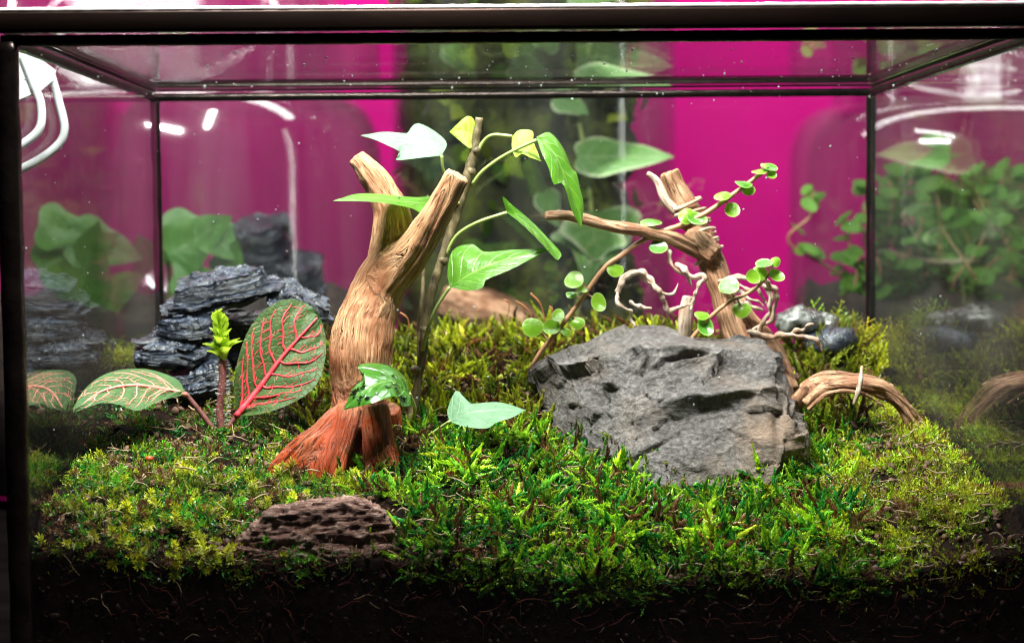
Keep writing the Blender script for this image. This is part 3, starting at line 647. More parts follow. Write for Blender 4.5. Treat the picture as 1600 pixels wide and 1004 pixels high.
# ------------------------------------------------------------------ stones
fp = PP([(1212, 574, .081), (1180, 557, .085), (1110, 556, .086), (1060, 549, .089), (1000, 542, .091), (940, 564, .094), (872, 572, .100), (1000, 750, .066), (1110, 765, .062), (1200, 768, .062), (1252, 750, .068), (1258, 690, .071), (1246, 634, .078), (1227, 590, .085), (1214, 556, .095), (1192, 538, .101), (1110, 536, .104), (1075, 529, .108), (1035, 518, .112), (1000, 517, .112),
         (965, 528, .11), (930, 542, .11), (862, 551, .114), (836, 563, .117), (829, 612, .113), (850, 680, .1), (950, 715, .076),
         (1210, 562, .14), (1000, 530, .146), (860, 572, .14), (1248, 700, .12), (1180, 548, .14), (1060, 790, .075), (900, 760, .12), (1240, 800, .1),
         (1060, 620, .078), (1150, 600, .083)])
V, F = hull(fp); V, F, Nn = remesh(V, F, 0.0006, 2); V = V+Nn*.0003
qx, qy = proj(V)
fm = sstep(0.15, 0.75, -Nn[:, 1])
bl = lambda cx, cy_, rx, ry, ang=0: np.exp(-(((qx-cx)*math.cos(ang)+(qy-cy_)*math.sin(ang))/rx)**2-((-(qx-cx)*math.sin(ang)+(qy-cy_)*math.cos(ang))/ry)**2)
V = V+Nn*(0.0022*fbm(V*np.array([45, 45, 60])+4, 3))[:, None]
rk = np.random.default_rng(12)
def facets(V, count, jit, strength, stretch):                # break the skin into flat chipped planes with sharp steps
    si = rk.integers(0, len(V), count); S = V[si]; sn = Nn[si]+rk.normal(size=(count, 3))*jit; sn /= np.linalg.norm(sn, axis=1)[:, None]
    w = np.array(stretch); q = V+.0012*np.stack([perlin(V*160), perlin(V*160+4), perlin(V*160+8)], 1); best = np.full(len(V), 1e9); bi = np.zeros(len(V), int)
    for k in range(count):
        d = (((q-S[k])*w)**2).sum(1); m_ = d < best; best[m_] = d[m_]; bi[m_] = k
    h = ((V-S[bi])*sn[bi]).sum(1); return V-sn[bi]*(np.clip(h, -.0035, .0035)*strength)[:, None]
V = V-Nn*(fm*(.0036*sstep(985, 900, qx)*sstep(545, 575, qy)+.0042*bl(1085, 652, 95, 22, -.14)+.0022*bl(1040, 600, 75, 26, -.1)+.004*sstep(1215, 1250, qx)))[:, None]
V = facets(V, 52, .24, .8, (1, 1, 1.25)); V = facets(V, 420, .16, .45, (.8, 1, 1.7))
dsp = -0.0012*bl(1085, 655, 70, 20, -.12)-0.001*bl(1030, 590, 60, 34, -.2)-0.0018*bl(895, 600, 40, 36)-0.002*bl(1150, 580, 50, 22, .2)+0.0032*bl(1140, 618, 85, 9, -.12)
dsp += 0.0032*bl(1070, 547, 58, 7, .16)-0.0034*bl(1068, 564, 44, 5, -.22)-0.0035*bl(1004, 568, 5, 18, .35)+0.0018*bl(1000, 524, 40, 6)+0.002*bl(1190, 690, 40, 40)-0.0025*bl(1215, 640, 9, 60)-.0018*bl(1040, 690, 50, 4, -.5)-.002*bl(930, 570, 4, 34, .3)
V = V+Nn*(dsp*fm)[:, None]
V = V+Nn*(0.0004*fbm(V*np.array([150, 150, 260]), 4, True)*(0.4+fm)*sstep(-.3, .5, perlin(V*60)))[:, None]
och = .75*np.clip(sstep(1090, 1240, qx)*sstep(570, 690, qy)*(0.7+.8*fbm(V*80, 3))+.35*np.maximum(0, fbm(V*60+7, 3)), 0, 1)
rock = mk('rock', V, F, M['rock'], base=P(1080, 745, .09), attrs={'ochre': ('FLOAT', och)})
tag(rock, 'big angular grey rock with a chipped face and ochre corner, sunk in the moss', 'rock')

bp = PP([(365, 850, .010), (420, 800, .009), (480, 786, .010), (550, 780, .011), (600, 796, .010), (614, 830, .008), (608, 862, .006), (480, 872, .005), (380, 876, .006), (350, 870, .014), (470, 790, .03), (560, 784, .03), (610, 830, .03), (380, 850, .03), (480, 890, .02), (590, 880, .02)])
V, F = hull(bp); V, F, Nn = remesh(V, F, 0.0006, 5)
q = V*np.array([60, 150, 330]); dsp = 0.0018*fbm(q, 4, True)*.6+0.0009*fbm(V*np.array([200, 300, 800]), 3, True)-.0012; tr = fbm(V*np.array([60, 100, 380]), 3); dsp += .0009*np.floor(tr*3)/3
V = V+Nn*dsp[:, None]; V[:, 1] = np.maximum(V[:, 1], g+.0004)
tag(mk('bark_chunk', V, F, M['bark'], base=P(490, 875, .015)), 'rough purplish brown bark chunk at the front glass below the driftwood', 'bark')

def slate(cx, cy_, y, wpx, hpx, dep, tilt, label, seed, yawr=0.0, layers=7, taper=.15):
    """a split slab of slate: thin cleaved layers stepping in and out"""
    r = np.random.default_rng(seed); sc = (y-CAM[1])/F_PX; hw, hh = wpx*sc/2, hpx*sc/2; na, nz = 160, 60
    th = np.linspace(0, 2*math.pi, na, endpoint=False); V, F = [], []
    def poly(nc, jit):                                         # angular broken outline
        a = np.sort((np.arange(nc)+r.uniform(-.3, .3, nc))/nc*2*math.pi); q = 1/(np.abs(np.cos(a))**4+np.abs(np.sin(a))**4)**.25*r.uniform(1-jit, 1+jit*.6, nc)
        x = np.interp(th, np.append(a, a[0]+2*math.pi), np.append(np.cos(a)*q, math.cos(a[0])*q[0]), period=None); 
        aa = np.concatenate([a-2*math.pi, a, a+2*math.pi]); qq = np.tile(q, 3); return np.interp(th, aa, np.cos(aa)*qq), np.interp(th, aa, np.sin(aa)*qq)
    bx_, by_ = poly(8, .2)
    edges = np.sort(r.random(layers-1)); lay_p = [(poly(10, .26), r.normal(size=2)*.06, 1-r.random()*.22) for _ in range(layers)]
    for j in range(nz):
        t = j/(nz-1); lay = int(np.searchsorted(edges, t)); zz = -hh+2*hh*t; (lx, ly), sh, k0 = lay_p[lay]
        tw = t+.16*perlin(np.stack([np.cos(th)*1.6, np.sin(th)*1.6, th*0+seed*2.3], 1))+.05*perlin(np.stack([np.cos(th)*6, np.sin(th)*6, th*0+seed], 1))
        li = np.searchsorted(edges, tw); g_ = np.min(np.abs(edges[None]-tw[:, None]), axis=1)
        LX = np.array([p_[0][0] for p_ in lay_p])[li, np.arange(na)]; LY = np.array([p_[0][1] for p_ in lay_p])[li, np.arange(na)]; SH = np.array([p_[1] for p_ in lay_p])[li]; K0 = np.array([p_[2] for p_ in lay_p])[li]
        K0 = K0*(1-taper*abs(t-.35)*.8)-.07*(g_ < .022)-.02*r.random()
        X_ = (bx_*.5+LX*.5)*K0+SH[:, 0]; Y_ = (by_*.5+LY*.5)*K0+SH[:, 1]
        for k in range(na): V.append((hw*X_[k], dep*Y_[k], zz))
    for j in range(nz-1):
        for k in range(na): a = j*na+k; b = j*na+(k+1) % na; F.append((a, b, b+na, a+na))
    rows = []
    for cap, jj in ((0, 0), (1, nz-1)):                        # cap as shrinking rings with cleavage steps
        prev = [jj*na+k for k in range(na)]
        for s in (.9, .78, .62, .45, .28, .12):
            ringv = []
            for k in range(na):
                p = V[jj*na+k]; ringv.append(len(V)); V.append((p[0]*s, p[1]*s, p[2]))
            for k in range(na):
                q = (prev[k], prev[(k+1) % na], ringv[(k+1) % na], ringv[k]); F.append(q if cap else q[::-1])
            prev = ringv
        F.append(tuple(prev) if cap else tuple(prev[::-1]))
    V = np.array(V); nz_ = fbm(np.stack([V[:, 0]*60, V[:, 1]*60, V[:, 2]*0+seed*3.1], 1), 4)
    V[:, 2] += (0.0016*np.floor(nz_*2.5)/2.5+0.0007*nz_)*(0.25+np.abs(V[:, 2])/hh)
    V += 0.0003*np.stack([perlin(V*np.array([200, 200, 700])), perlin(V*np.array([200, 200, 700])+7), perlin(V*400+15)], 1)
    c, s = math.cos(yawr), math.sin(yawr); V = V @ np.array([[c, -s, 0], [s, c, 0], [0, 0, 1]]).T
    tx = 0.22; V = V @ np.array([[1, 0, 0], [0, math.cos(tx), -math.sin(tx)], [0, math.sin(tx), math.cos(tx)]]).T
    c, s = math.cos(tilt), math.sin(tilt); V = V @ np.array([[c, 0, -s], [0, 1, 0], [s, 0, c]]).T
    o = mk('slate_rock', V+P(cx, cy_, y), F, M['slate'], smooth=False, base=P(cx, cy_+hpx/2, y))
    return tag(o, label, 'rock', 'blackish slate rocks piled behind the red-veined plant')
slate(340, 450, .148, 196, 46, .017, .14, 'topmost slate slab of the pile, longest and tilted up towards the driftwood', 1, 0.0, 5)
slate(468, 476, .148, 122, 32, .014, -.46, 'slate slab slanting down behind the large red-veined leaf', 2, .2, 5)
slate(294, 506, .142, 112, 32, .016, .04, 'thick slate block directly under the topmost slab', 3, -.2, 5)
slate(268, 543, .138, 132, 30, .016, -.06, 'ragged slate slab jutting furthest from the pile towards the side pane', 4, .1, 6)
slate(312, 590, .134, 108, 46, .015, .22, 'lowest slate slab of the pile, behind the budding stem', 5, .1, 5)
slate(405, 540, .162, 150, 100, .013, .05, 'dark slate block at the back of the pile, mostly hidden by the large red-veined leaf', 6, 0, 8)

def pebble(cx, cy_, y, rx, rz, label, seed, mat='pebble', ry=None):
    sc = (y-CAM[1])/F_PX; V = ICO3[0].copy()*np.array([rx*sc, (ry or rx)*sc, rz*sc]); V += 0.0026*fbm(V*150+seed*5, 3)[:, None]*ICO3[0]
    return tag(mk('pebble', V+P(cx, cy_, y), ICO3[1], M[mat], base=P(cx, cy_+rz, y)), label, 'stone', 'stones in the rear corner')
pebble(1248, 502, .19, 40, 24, 'glossy pale grey stone in the rear corner beyond the rootlets', 1)
pebble(1288, 512, .195, 26, 20, 'small glossy grey stone leaning on the flat black one', 2)
pebble(1300, 535, .185, 46, 26, 'flat blackish wet stone behind the fern moss', 3, 'slate')

# ------------------------------------------------------------------ leaves
def leafgrid(mid, left, right, n=18, k=5, quilt=0.0, cup=0.0):
    m, l, r = (catmull(PP(a), n+1) for a in (mid, left, right)); V, UV = [], []
    for i in range(n+1):
        t = np.array(r[i]-l[i]); tan = m[min(i+1, n)]-m[max(i-1, 0)]; nm = np.cross(tan, t); nl = np.linalg.norm(nm); nm = nm/nl if nl > 1e-12 else np.zeros(3)
        for j in range(-k, k+1):
            a = abs(j)/k; e = l[i] if j < 0 else r[i]; p = m[i]+(e-m[i])*a
            p = p+nm*(cup*math.sin(math.pi*a)*np.linalg.norm(e-m[i])+quilt*math.sin(math.pi*a)*abs(math.sin((i/n*1.0-a*.3)*6*math.pi)))
            V.append(p); UV.append((0.5+0.5*j/k, i/n))
    w = 2*k+1; F = [(i*w+j, i*w+j+1, (i+1)*w+j+1, (i+1)*w+j) for i in range(n) for j in range(2*k)]
    V = np.array(V)
    def S(u, v):
        x = min(max((u+1)*k, 0), 2*k-1e-6); y = min(max(v*n, 0), n-1e-6); i, j = int(y), int(x); fy, fx = y-i, x-j; q = V.reshape(n+1, w, 3)
        return (q[i, j]*(1-fx)+q[i, j+1]*fx)*(1-fy)+(q[i+1, j]*(1-fx)+q[i+1, j+1]*fx)*fy
    return V, F, np.array(UV), S

PALE = (0.62, 0.75, 0.32)
M['ivy'] = leaf_mat('ivy_leaf', (0.07, 0.21, 0.014), (0.12, 0.29, 0.02), (0.30, 0.48, 0.10), .06, .38, .3)
M['ivy_young'] = leaf_mat('young_ivy_leaf', (0.30, 0.46, 0.03), (0.42, 0.56, 0.05), (0.62, 0.7, 0.2), .05, .5, .4)
M['ivy_pale_glare'] = leaf_mat('glare_pale_ivy_leaf', (0.10, 0.20, 0.11), (0.15, 0.27, 0.155), (0.30, 0.44, 0.26), .05, .2, .5, spec=0.3)  # lamp glare put into the leaf colour as a paler, greyer green
M['ivy_dark'] = leaf_mat('dark_wet_ivy_leaf', (0.035, 0.13, 0.012), (0.06, 0.19, 0.02), (0.16, 0.32, 0.06), .05, .2, .1, spec=0.9)
M['ivy_stem'] = plain('ivy_stem', (0.13, 0.095, 0.045), .55, 0, .8, 420, .0004, stretch=(1, 1, .4))
M['petiole'] = plain('ivy_petiole', (0.33, 0.40, 0.12), .4, 0, .2, 300)
ivy = empty('ivy_plant', P(640, 668, .1), 'green ivy with glare-pale and yellow lobed leaves climbing behind the driftwood stump', 'plant')
V, F, _ = tube(PP([(636, 675, .098), (645, 640, .099), (652, 600, .1), (660, 555, .102), (664, 510, .104), (672, 465, .105), (690, 405, .106), (707, 355, .107), (722, 305, .107), (735, 260, .107), (743, 222, .107), (749, 184, .107)]), [.0016, .0017, .0015, .0016, .0014, .0016, .0015, .0016, .0017, .0018, .0016, .0014], 110, 10, .16, 2)
stem = mk('stem', V, F, M['ivy_stem'], ivy)
for (a, b, d_) in [(650, 578, .1), (692, 407, .106), (743, 235, .107), (736, 268, .107), (664, 515, .104)]:   # leaf-scar knots
    c = P(a, b, d_); Vn = ICO2[0]*np.array([.0021, .002, .0019]); Vn = Vn+.0006*fbm(Vn*900+a, 2)[:, None]*ICO2[0]; mk('node', Vn+c, ICO2[1], M['ivy_stem'], stem)
V, F, _ = tube(PP([(662, 405, .115), (661, 450, .113), (656, 500, .11), (655, 560, .106), (654, 600, .102)]), [.0007, .0008, .0009, .0009, .0008], 40, 7, .12, 3); mk('side_stem', V, F, M['ivy_stem'], ivy)
IVY = [
 ('ivy_pale_glare', [(690, 243, .100), (655, 225, .103), (610, 217, .102), (563, 212, .100)], [(690, 243, .100), (698, 224, .107), (682, 207, .111), (656, 193, .114), (644, 197, .112), (640, 208, .109), (600, 206, .106), (563, 212, .100)], [(690, 243, .100), (662, 246, .096), (619, 250, .092), (625, 238, .095), (603, 226, .098), (582, 217, .099), (563, 212, .100)], [(725, 300, .107), (706, 285, .105), (693, 266, .102), (690, 243, .100)]),
 ('ivy_young', [(741, 214, .110), (722, 206, .109), (702, 206, .108)], [(741, 214, .110), (742, 190, .114), (729, 182, .113), (702, 206, .108)], [(741, 214, .110), (738, 228, .106), (731, 230, .105), (702, 206, .108)], [(745, 225, .107), (744, 218, .108), (741, 214, .110)]),
 ('ivy_young', [(800, 213, .103), (822, 225, .101), (846, 252, .098)], [(800, 213, .103), (812, 203, .107), (832, 205, .107), (834, 222, .103), (846, 252, .098)], [(800, 213, .103), (800, 232, .099), (806, 246, .097), (815, 240, .097), (828, 246, .097), (846, 252, .098)], [(745, 240, .107), (755, 222, .106), (770, 211, .104), (800, 213, .103)]),
 ('ivy', [(838, 214, .094), (866, 240, .092), (886, 285, .090), (908, 356, .088)], [(838, 214, .094), (846, 238, .089), (857, 262, .086), (865, 288, .084), (877, 285, .086), (885, 300, .086), (893, 328, .087), (908, 356, .088)], [(838, 214, .094), (859, 207, .099), (880, 231, .098), (893, 262, .096), (900, 268, .096), (906, 292, .093), (912, 322, .091), (908, 356, .088)], [(738, 288, .107), (756, 266, .104), (790, 242, .100), (838, 219, .095)]),
 ('ivy', [(682, 317, .096), (640, 316, .084), (580, 309, .072), (520, 314, .064)], [(682, 317, .096), (684, 305, .098), (650, 308, .090), (566, 302, .076), (520, 314, .064)], [(682, 317, .096), (676, 338, .088), (664, 340, .082), (648, 327, .077), (590, 316, .068), (520, 314, .064)], [(722, 318, .107), (705, 316, .103), (682, 317, .096)]),
 ('ivy', [(792, 332, .098), (822, 347, .096), (848, 370, .094), (872, 406, .092)], [(792, 332, .098), (785, 307, .096), (800, 320, .098), (830, 345, .1), (858, 374, .098), (877, 396, .095), (872, 406, .092)], [(792, 332, .098), (815, 350, .088), (842, 376, .086), (866, 402, .09), (872, 406, .092)], [(697, 398, .106), (714, 368, .103), (745, 348, .100), (792, 332, .098)]),
 ('ivy', [(703, 448, .096), (740, 425, .094), (795, 404, .092), (860, 388, .09)], [(703, 448, .096), (699, 425, .099), (708, 390, .103), (738, 381, .104), (757, 393, .1), (800, 390, .096), (860, 388, .09)], [(703, 448, .096), (730, 454, .089), (755, 449, .087), (760, 437, .089), (800, 420, .089), (860, 388, .09)], [(660, 548, .1), (668, 515, .098), (682, 480, .097), (703, 448, .096)]),
 ('ivy_dark', [(640, 615, .068), (612, 596, .062), (575, 608, .058), (537, 640, .056)], [(640, 615, .068), (632, 588, .072), (602, 569, .070), (560, 570, .066), (568, 590, .062), (552, 606, .060), (537, 640, .056)], [(640, 615, .068), (642, 632, .063), (628, 634, .060), (618, 619, .057), (580, 630, .053), (537, 640, .056)], [(645, 655, .097), (648, 638, .085), (640, 615, .068)]),
 ('ivy_pale_glare', [(703, 658, .074), (730, 645, .073), (775, 640, .072), (822, 640, .070)], [(703, 658, .074), (699, 640, .078), (713, 609, .082), (724, 622, .080), (736, 630, .079), (780, 628, .078), (822, 640, .070)], [(703, 658, .074), (725, 666, .067), (760, 669, .064), (775, 660, .064), (800, 652, .066), (822, 640, .070)], [(660, 690, .09), (680, 674, .084), (703, 658, .074)])]
for i, (mt, mid, le, ri, pet) in enumerate(IVY):
    V, F, UV, S = leafgrid(mid, le, ri, 26, 6, 0.0004, 0.05 if i % 2 else -0.05); lf = mk('leaf', V, F, M[mt], ivy, uv=UV)
    V, F, _ = tube(PP(pet), [.00075, .0006, .0006], 24, 7); mk('petiole', V, F, M['petiole'], lf)
    if mt == 'ivy_dark':                                        # water beads on the wet leaf
        bv, bf = [], []; o = 0
        for k in range(34):
            c = S(random.uniform(-.75, .75), random.uniform(.12, .85)); s_ = random.uniform(.0003, .0008); v_ = ICO1[0]*np.array([s_*1.5, s_, s_*.7])+c+np.array([0, -.0003, .0003]); bv.append(v_); bf.append(ICO1[1]+o); o += len(v_)
        m_, nt_ = nodes('water_bead'); gb = N(nt_, 'ShaderNodeBsdfGlass', Roughness=0.02, IOR=1.33); ou = nt_.nodes.new('ShaderNodeOutputMaterial'); L(nt_, gb.outputs[0], ou.inputs[0])
        tag(mk('water_beads', np.vstack(bv), np.vstack(bf), m_, lf), kind='stuff')

# red-veined plant (fittonia)
M['vein_leaf'] = leaf_mat('dark_veined_leaf', (0.030, 0.085, 0.018), (0.07, 0.15, 0.04), None, .05, .22, .5, spec=.35, net=(.30, .05, .04))
M['vein_leaf2'] = leaf_mat('paler_veined_leaf', (0.035, 0.11, 0.03), (0.08, 0.18, 0.06), None, .05, .25, .6, spec=.25, net=(.30, .12, .08))
M['vein'] = plain('red_vein', (0.72, 0.05, 0.07), .4, 0, .3, 400)
M['vein2'] = plain('pinkish_vein', (0.70, 0.22, 0.17), .4, 0, .3, 400)
M['hair'] = plain('white_hair', (0.7, 0.68, 0.6), .4, 0, .1, 400)
M['red_stem'] = plain('reddish_stem', (0.15, 0.045, 0.04), .5, 0, .4, 500, .0003)
M['bud'] = leaf_mat('bud_leaf', (0.36, 0.56, 0.03), (0.52, 0.68, 0.05), (0.7, .8, .25), .07, .42, .35)
fit = empty('red_veined_plant', P(340, 672, .09), 'low dark green plant with red-veined leaves and a lime bud, before the slate pile', 'plant')
def veined(mid, le, ri, mt, vm, w, label=None):
    V, F, UV, S = leafgrid(mid, le, ri, 40, 12, 0.0014, -0.06); lf = mk('leaf', V, F, M[mt], fit, uv=UV)
    if label: lf['label'] = label
    def vein(path, r0, r1, nm='vein'):
        p = np.array([S(u, v) for u, v in path]); off = CAM-p; off /= np.linalg.norm(off, axis=1)[:, None]; p = p+off*r0*.45
        v_, f_, _ = tube(p, [r0, (r0+r1)/2, r1], len(p)*3, 6, .15, random.random()*9); mk(nm, v_, f_, M[vm], lf)
    vein([(0, v) for v in np.linspace(0, .97, 14)], .0013*w, .0003*w, 'midrib')
    for v0 in (.07, .17, .28, .39, .51, .63, .75):
        for sg in (-1, 1):
            v1 = v0+sg*.02+random.uniform(-.01, .01); le_ = random.uniform(.86, .93); rise = .22*(1-v0)+.1
            path = [(sg*le_*t, min(.97, v1+rise*t**1.6)) for t in np.linspace(0, 1, 9)]; vein([(a_+.012*math.sin(b_*60+v0*9), b_+.008*math.sin(a_*14+v0*30)) for a_, b_ in path], .00044*w, .00012*w)
            for tt in (.22, .34, .46, .58, .7, .82):
                u0, w0 = sg*le_*tt, v1+rise*tt**1.6; s2 = random.choice((-1, 1)); ln_ = random.uniform(.04, .10)
                vein([(u0, w0), (u0+sg*ln_*.5, w0+s2*ln_*.35), (u0+sg*ln_*.9, w0+s2*ln_*.75)], .00016*w, .00007*w)
veined([(369, 650, .092), (405, 606, .096), (442, 556, .100), (474, 520, .103), (500, 492, .106)], [(369, 650, .092), (366, 595, .092), (378, 540, .095), (398, 500, .099), (428, 474, .103), (455, 467, .106), (480, 474, .108), (500, 492, .106)], [(369, 650, .092), (410, 646, .087), (455, 630, .088), (490, 606, .091), (506, 572, .096), (509, 530, .102), (500, 492, .106)], 'vein_leaf', 'vein', 1.0, 'large upright dark leaf netted with bright red veins')
veined([(291, 616, .090), (245, 606, .083), (200, 602, .075), (155, 613, .066), (114, 645, .056)], [(291, 616, .090), (276, 592, .100), (232, 577, .098), (185, 578, .090), (150, 592, .080), (124, 618, .066), (114, 645, .056)], [(291, 616, .090), (250, 626, .075), (216, 641, .064), (190, 633, .063), (160, 629, .060), (135, 637, .057), (114, 645, .056)], 'vein_leaf2', 'vein2', .75, 'flat spreading leaf with pinkish veins')
V, F, _ = tube(PP([(346, 672, .09), (343, 640, .091), (347, 600, .092), (348, 562, .093)]), [.0013, .0013, .0013, .0015], 40, 10, .06, 1); st_ = mk('stem', V, F, M['red_stem'], fit)
for pts in ([(369, 650, .092), (358, 664, .091), (344, 676, .09)], [(291, 616, .090), (312, 642, .090), (336, 674, .09)]):
    V, F, _ = tube(PP(pts), [.0009, .0009, .001], 20, 8, .06, 1); mk('petiole', V, F, M['red_stem'], fit)
hv, hf = [], []; o = 0
for i in range(150):
    t = random.random(); c = P(345+3*math.sin(t*3), 672-108*t, .0915); a = random.random()*6.283; d = np.array([math.cos(a), math.sin(a), .15]); c = c+d*.0014
    v_, f_, _ = tube([c, c+d*random.uniform(.0010, .0022)], [.00009, .00003], 3, 3); hv.append(v_); hf += [tuple(q+o for q in ff) for ff in f_]; o += len(v_)
tag(mk('stem_hairs', np.vstack(hv), hf, M['hair'], st_), kind='stuff')
bud = []
whorls = [(z0+random.uniform(-8, 8), ln_*random.uniform(.85, 1.1), el+random.uniform(-.08, .08), wd) for (z0, ln_, el, nw, wd) in [(568, 42, .65, 5, 8), (560, 44, .85, 5, 9), (548, 42, 1.0, 6, 9), (536, 38, 1.12, 5, 8), (524, 34, 1.22, 5, 8), (514, 28, 1.35, 4, 7)] for _ in range(nw)]
for k, (z0, ln_, el, wd) in enumerate(whorls):
    az = k*2.399+.5; b0 = P(347-(560-z0)*.06, z0, .093); sc = 0.000222; d = np.array([math.cos(az)*math.cos(el), math.sin(az)*math.cos(el), math.sin(el)]); w_ = np.array([-math.sin(az), math.cos(az), 0]); nn_ = np.cross(w_, d)
    V, UV = [], []; n_, k_ = 8, 3
    for i in range(n_+1):
        t = i/n_; c = b0+d*ln_*sc*t+nn_*-.0012*math.sin(t*3.1)+np.array([0, 0, -.0004])*max(0, t-.6)*2; hw = 1.35*wd*sc*math.sin(math.pi*min(.999, t**.75*.97+.015))
        for j in range(-k_, k_+1): V.append(c+w_*hw*j/k_+nn_*-.0012*(abs(j)/k_)**2*(hw/(wd*sc)+.01)); UV.append((.5+.5*j/k_, t))
    w7 = 2*k_+1; mk('bud_leaf', V, [(i*w7+j, i*w7+j+1, (i+1)*w7+j+1, (i+1)*w7+j) for i in range(n_) for j in range(2*k_)], M['bud'], fit, uv=UV)

# round-leaved creepers
M['round'] = leaf_mat('round_leaf', (0.17, 0.37, 0.02), (0.25, 0.46, 0.03), None, .05, .42, .25, edge=(.38, .54, .14))
M['round2'] = leaf_mat('dark_round_leaf', (0.06, 0.22, 0.02), (0.11, 0.30, 0.03), None, .05, .3, .2, edge=(.30, .48, .12), spec=.7)
M['runner'] = plain('pinkish_runner', (0.40, 0.20, 0.10), .45, 0, .3, 300)
def disc(c, r, nrm, cup=.18, seed=0, asp=1.0):
    nrm = np.array(nrm, float); nrm /= np.linalg.norm(nrm); R = basis(nrm[None], np.array([seed*1.7]))[0]; rg, sg = 7, 22; V, UV = [], []
    for i in range(rg+1):
        for k in range(sg):
            a = 2*math.pi*k/sg; q = i/rg; rad = r*q*(1+.05*math.sin(2*a+seed)+.03*math.sin(3*a+seed*2)); V.append(c+R @ np.array([rad*math.cos(a), rad*math.sin(a)*asp, r*cup*q*q*(1+.4*math.sin(2*a+seed*3))])); UV.append((.5+.5*q, .5))
    return V, [(i*sg+k, i*sg+(k+1) % sg, (i+1)*sg+(k+1) % sg, (i+1)*sg+k) for i in range(rg) for k in range(sg)], UV
def creeper(label, pts, leaves, rads):
    t = empty('creeper', P(*pts[0]), label, 'plant', 'round-leaved creepers'); c = np.array(PP(pts)); V, F, _ = tube(c, rads, 90, 8, .12, 1); st = mk('stem', V, F, M['runner'], t); dn = catmull(c, 200)
    for i, (a, b, r, fl, mt) in enumerate(leaves):
        qx_, qy_ = proj(dn); j = ((qx_-a)**2+(qy_-b)**2).argmin(); y = dn[j][1]-.0015+.001*math.sin(i*2.7); ctr = P(a, b, y); rr = .88*r*(1+.12*math.sin(i*4.1))*(y-CAM[1])/F_PX
        el = math.asin(min(.98, fl)); az = math.sin(i*1.9)*.5; nr = (math.sin(az)*math.cos(el), -math.cos(az)*math.sin(el) if fl < 1 else -1, math.cos(el))
        nr = (math.sin(az)*.4, -fl, math.sqrt(max(0.02, 1-fl*fl)))
        V, F, UV = disc(ctr, rr, nr, (.22, -.16, .1, -.26)[i % 4], i+1.0, .82+.18*math.sin(i*2.3)**2); lf = mk('leaf', V, F, M[mt], t, uv=UV)
        e = ctr+np.array([0, .0004, 0]); v_, f_, _ = tube([dn[j], (dn[j]+e)/2+np.array([0, .001, .0004]), e], [.0004, .00035], 10, 5); mk('petiole', v_, f_, M['runner'], lf)
    return t
creeper('long creeper runner with round leaves rising across the leaning branch', [(826, 580, .118), (848, 545, .117), (875, 512, .117), (908, 468, .117), (945, 418, .117), (972, 398, .118), (1000, 378, .119), (1035, 362, .121), (1068, 350, .120), (1108, 330, .119), (1150, 300, .119), (1180, 278, .119), (1198, 265, .119)],
        [(935, 473, 17, .95, 'round'), (962, 421, 17, .85, 'round'), (897, 438, 16, .8, 'round'), (893, 458, 11, .6, 'round2'), (910, 453, 10, .7, 'round'), (1018, 345, 17, .35, 'round2'), (1029, 386, 17, .8, 'round2'), (1073, 336, 18, .85, 'round'), (1088, 343, 17, .7, 'round2'),
         (1128, 305, 16, .55, 'round'), (1144, 328, 15, .9, 'round'), (1163, 284, 15, .4, 'round2'), (1170, 299, 13, .85, 'round'), (1187, 266, 14, .35, 'round'), (1202, 262, 14, .5, 'round2'), (1195, 257, 10, .5, 'round'), (1206, 274, 9, .8, 'round'),
         (833, 510, 18, .9, 'round'), (872, 493, 15, .85, 'round'), (901, 502, 14, .85, 'round'), (862, 512, 16, .8, 'round'), (884, 517, 11, .7, 'round')], [.0008, .0009, .0009, .0010, .0009, .0007])
creeper('short creeper runner with round leaves beside the bundle of pale rootlets', [(1080, 530, .11), (1098, 508, .109), (1118, 488, .108), (1142, 470, .108), (1172, 456, .109), (1192, 440, .109), (1204, 424, .11)],
        [(1102, 511, 18, .9, 'round2'), (1097, 491, 15, .6, 'round'), (1139, 447, 17, .75, 'round2'), (1159, 482, 18, .85, 'round'), (1176, 433, 16, .95, 'round'), (1187, 426, 13, .9, 'round'), (1194, 412, 16, .5, 'round2'), (1212, 408, 12, .8, 'round'), (1213, 431, 13, .85, 'round')], [.0008, .0008, .0006])

# thin sporophyte stalks, litter
M['spore'] = plain('spore_stalk', (0.36, 0.13, 0.05), .4, 0, .3, 300)
for i, (x0, y0, x1, y1, d_, lb) in enumerate([(835, 500, 806, 470, .15, 'thin reddish moss stalk leaning furthest from the creeper'), (852, 495, 829, 458, .15, 'tall thin reddish moss stalk beside the round leaves'), (795, 480, 787, 468, .15, 'tiny reddish moss stalk nearest the brown log'), (860, 492, 858, 478, .15, 'short reddish moss stalk beside a round leaf'), (640, 510, 625, 488, .12, 'reddish moss stalk beside the ivy stem')]):
    b0 = P(x0, y0+8, d_); e0 = P(x1, y1, d_); V, F, _ = tube([b0, (b0+e0)/2+np.array([.001, 0, .0012]), e0], [.00025, .0002, .00022, .00045, .0003], 24, 6)
    tag(mk('moss_stalk', V, F, M['spore']), lb, 'stalk', 'reddish moss stalks')
M['berry'] = plain('red_berry', (0.42, 0.07, 0.02), .3, 0, .3, 300)
V = ICO2[0]*np.array([.0014, .0013, .0011])+P(233, 716, .06); tag(mk('seed', V, ICO2[1], M['berry']), 'small round rust red seed lying on the dark moss', 'seed')
lit_v, lit_f = [], []; o = 0
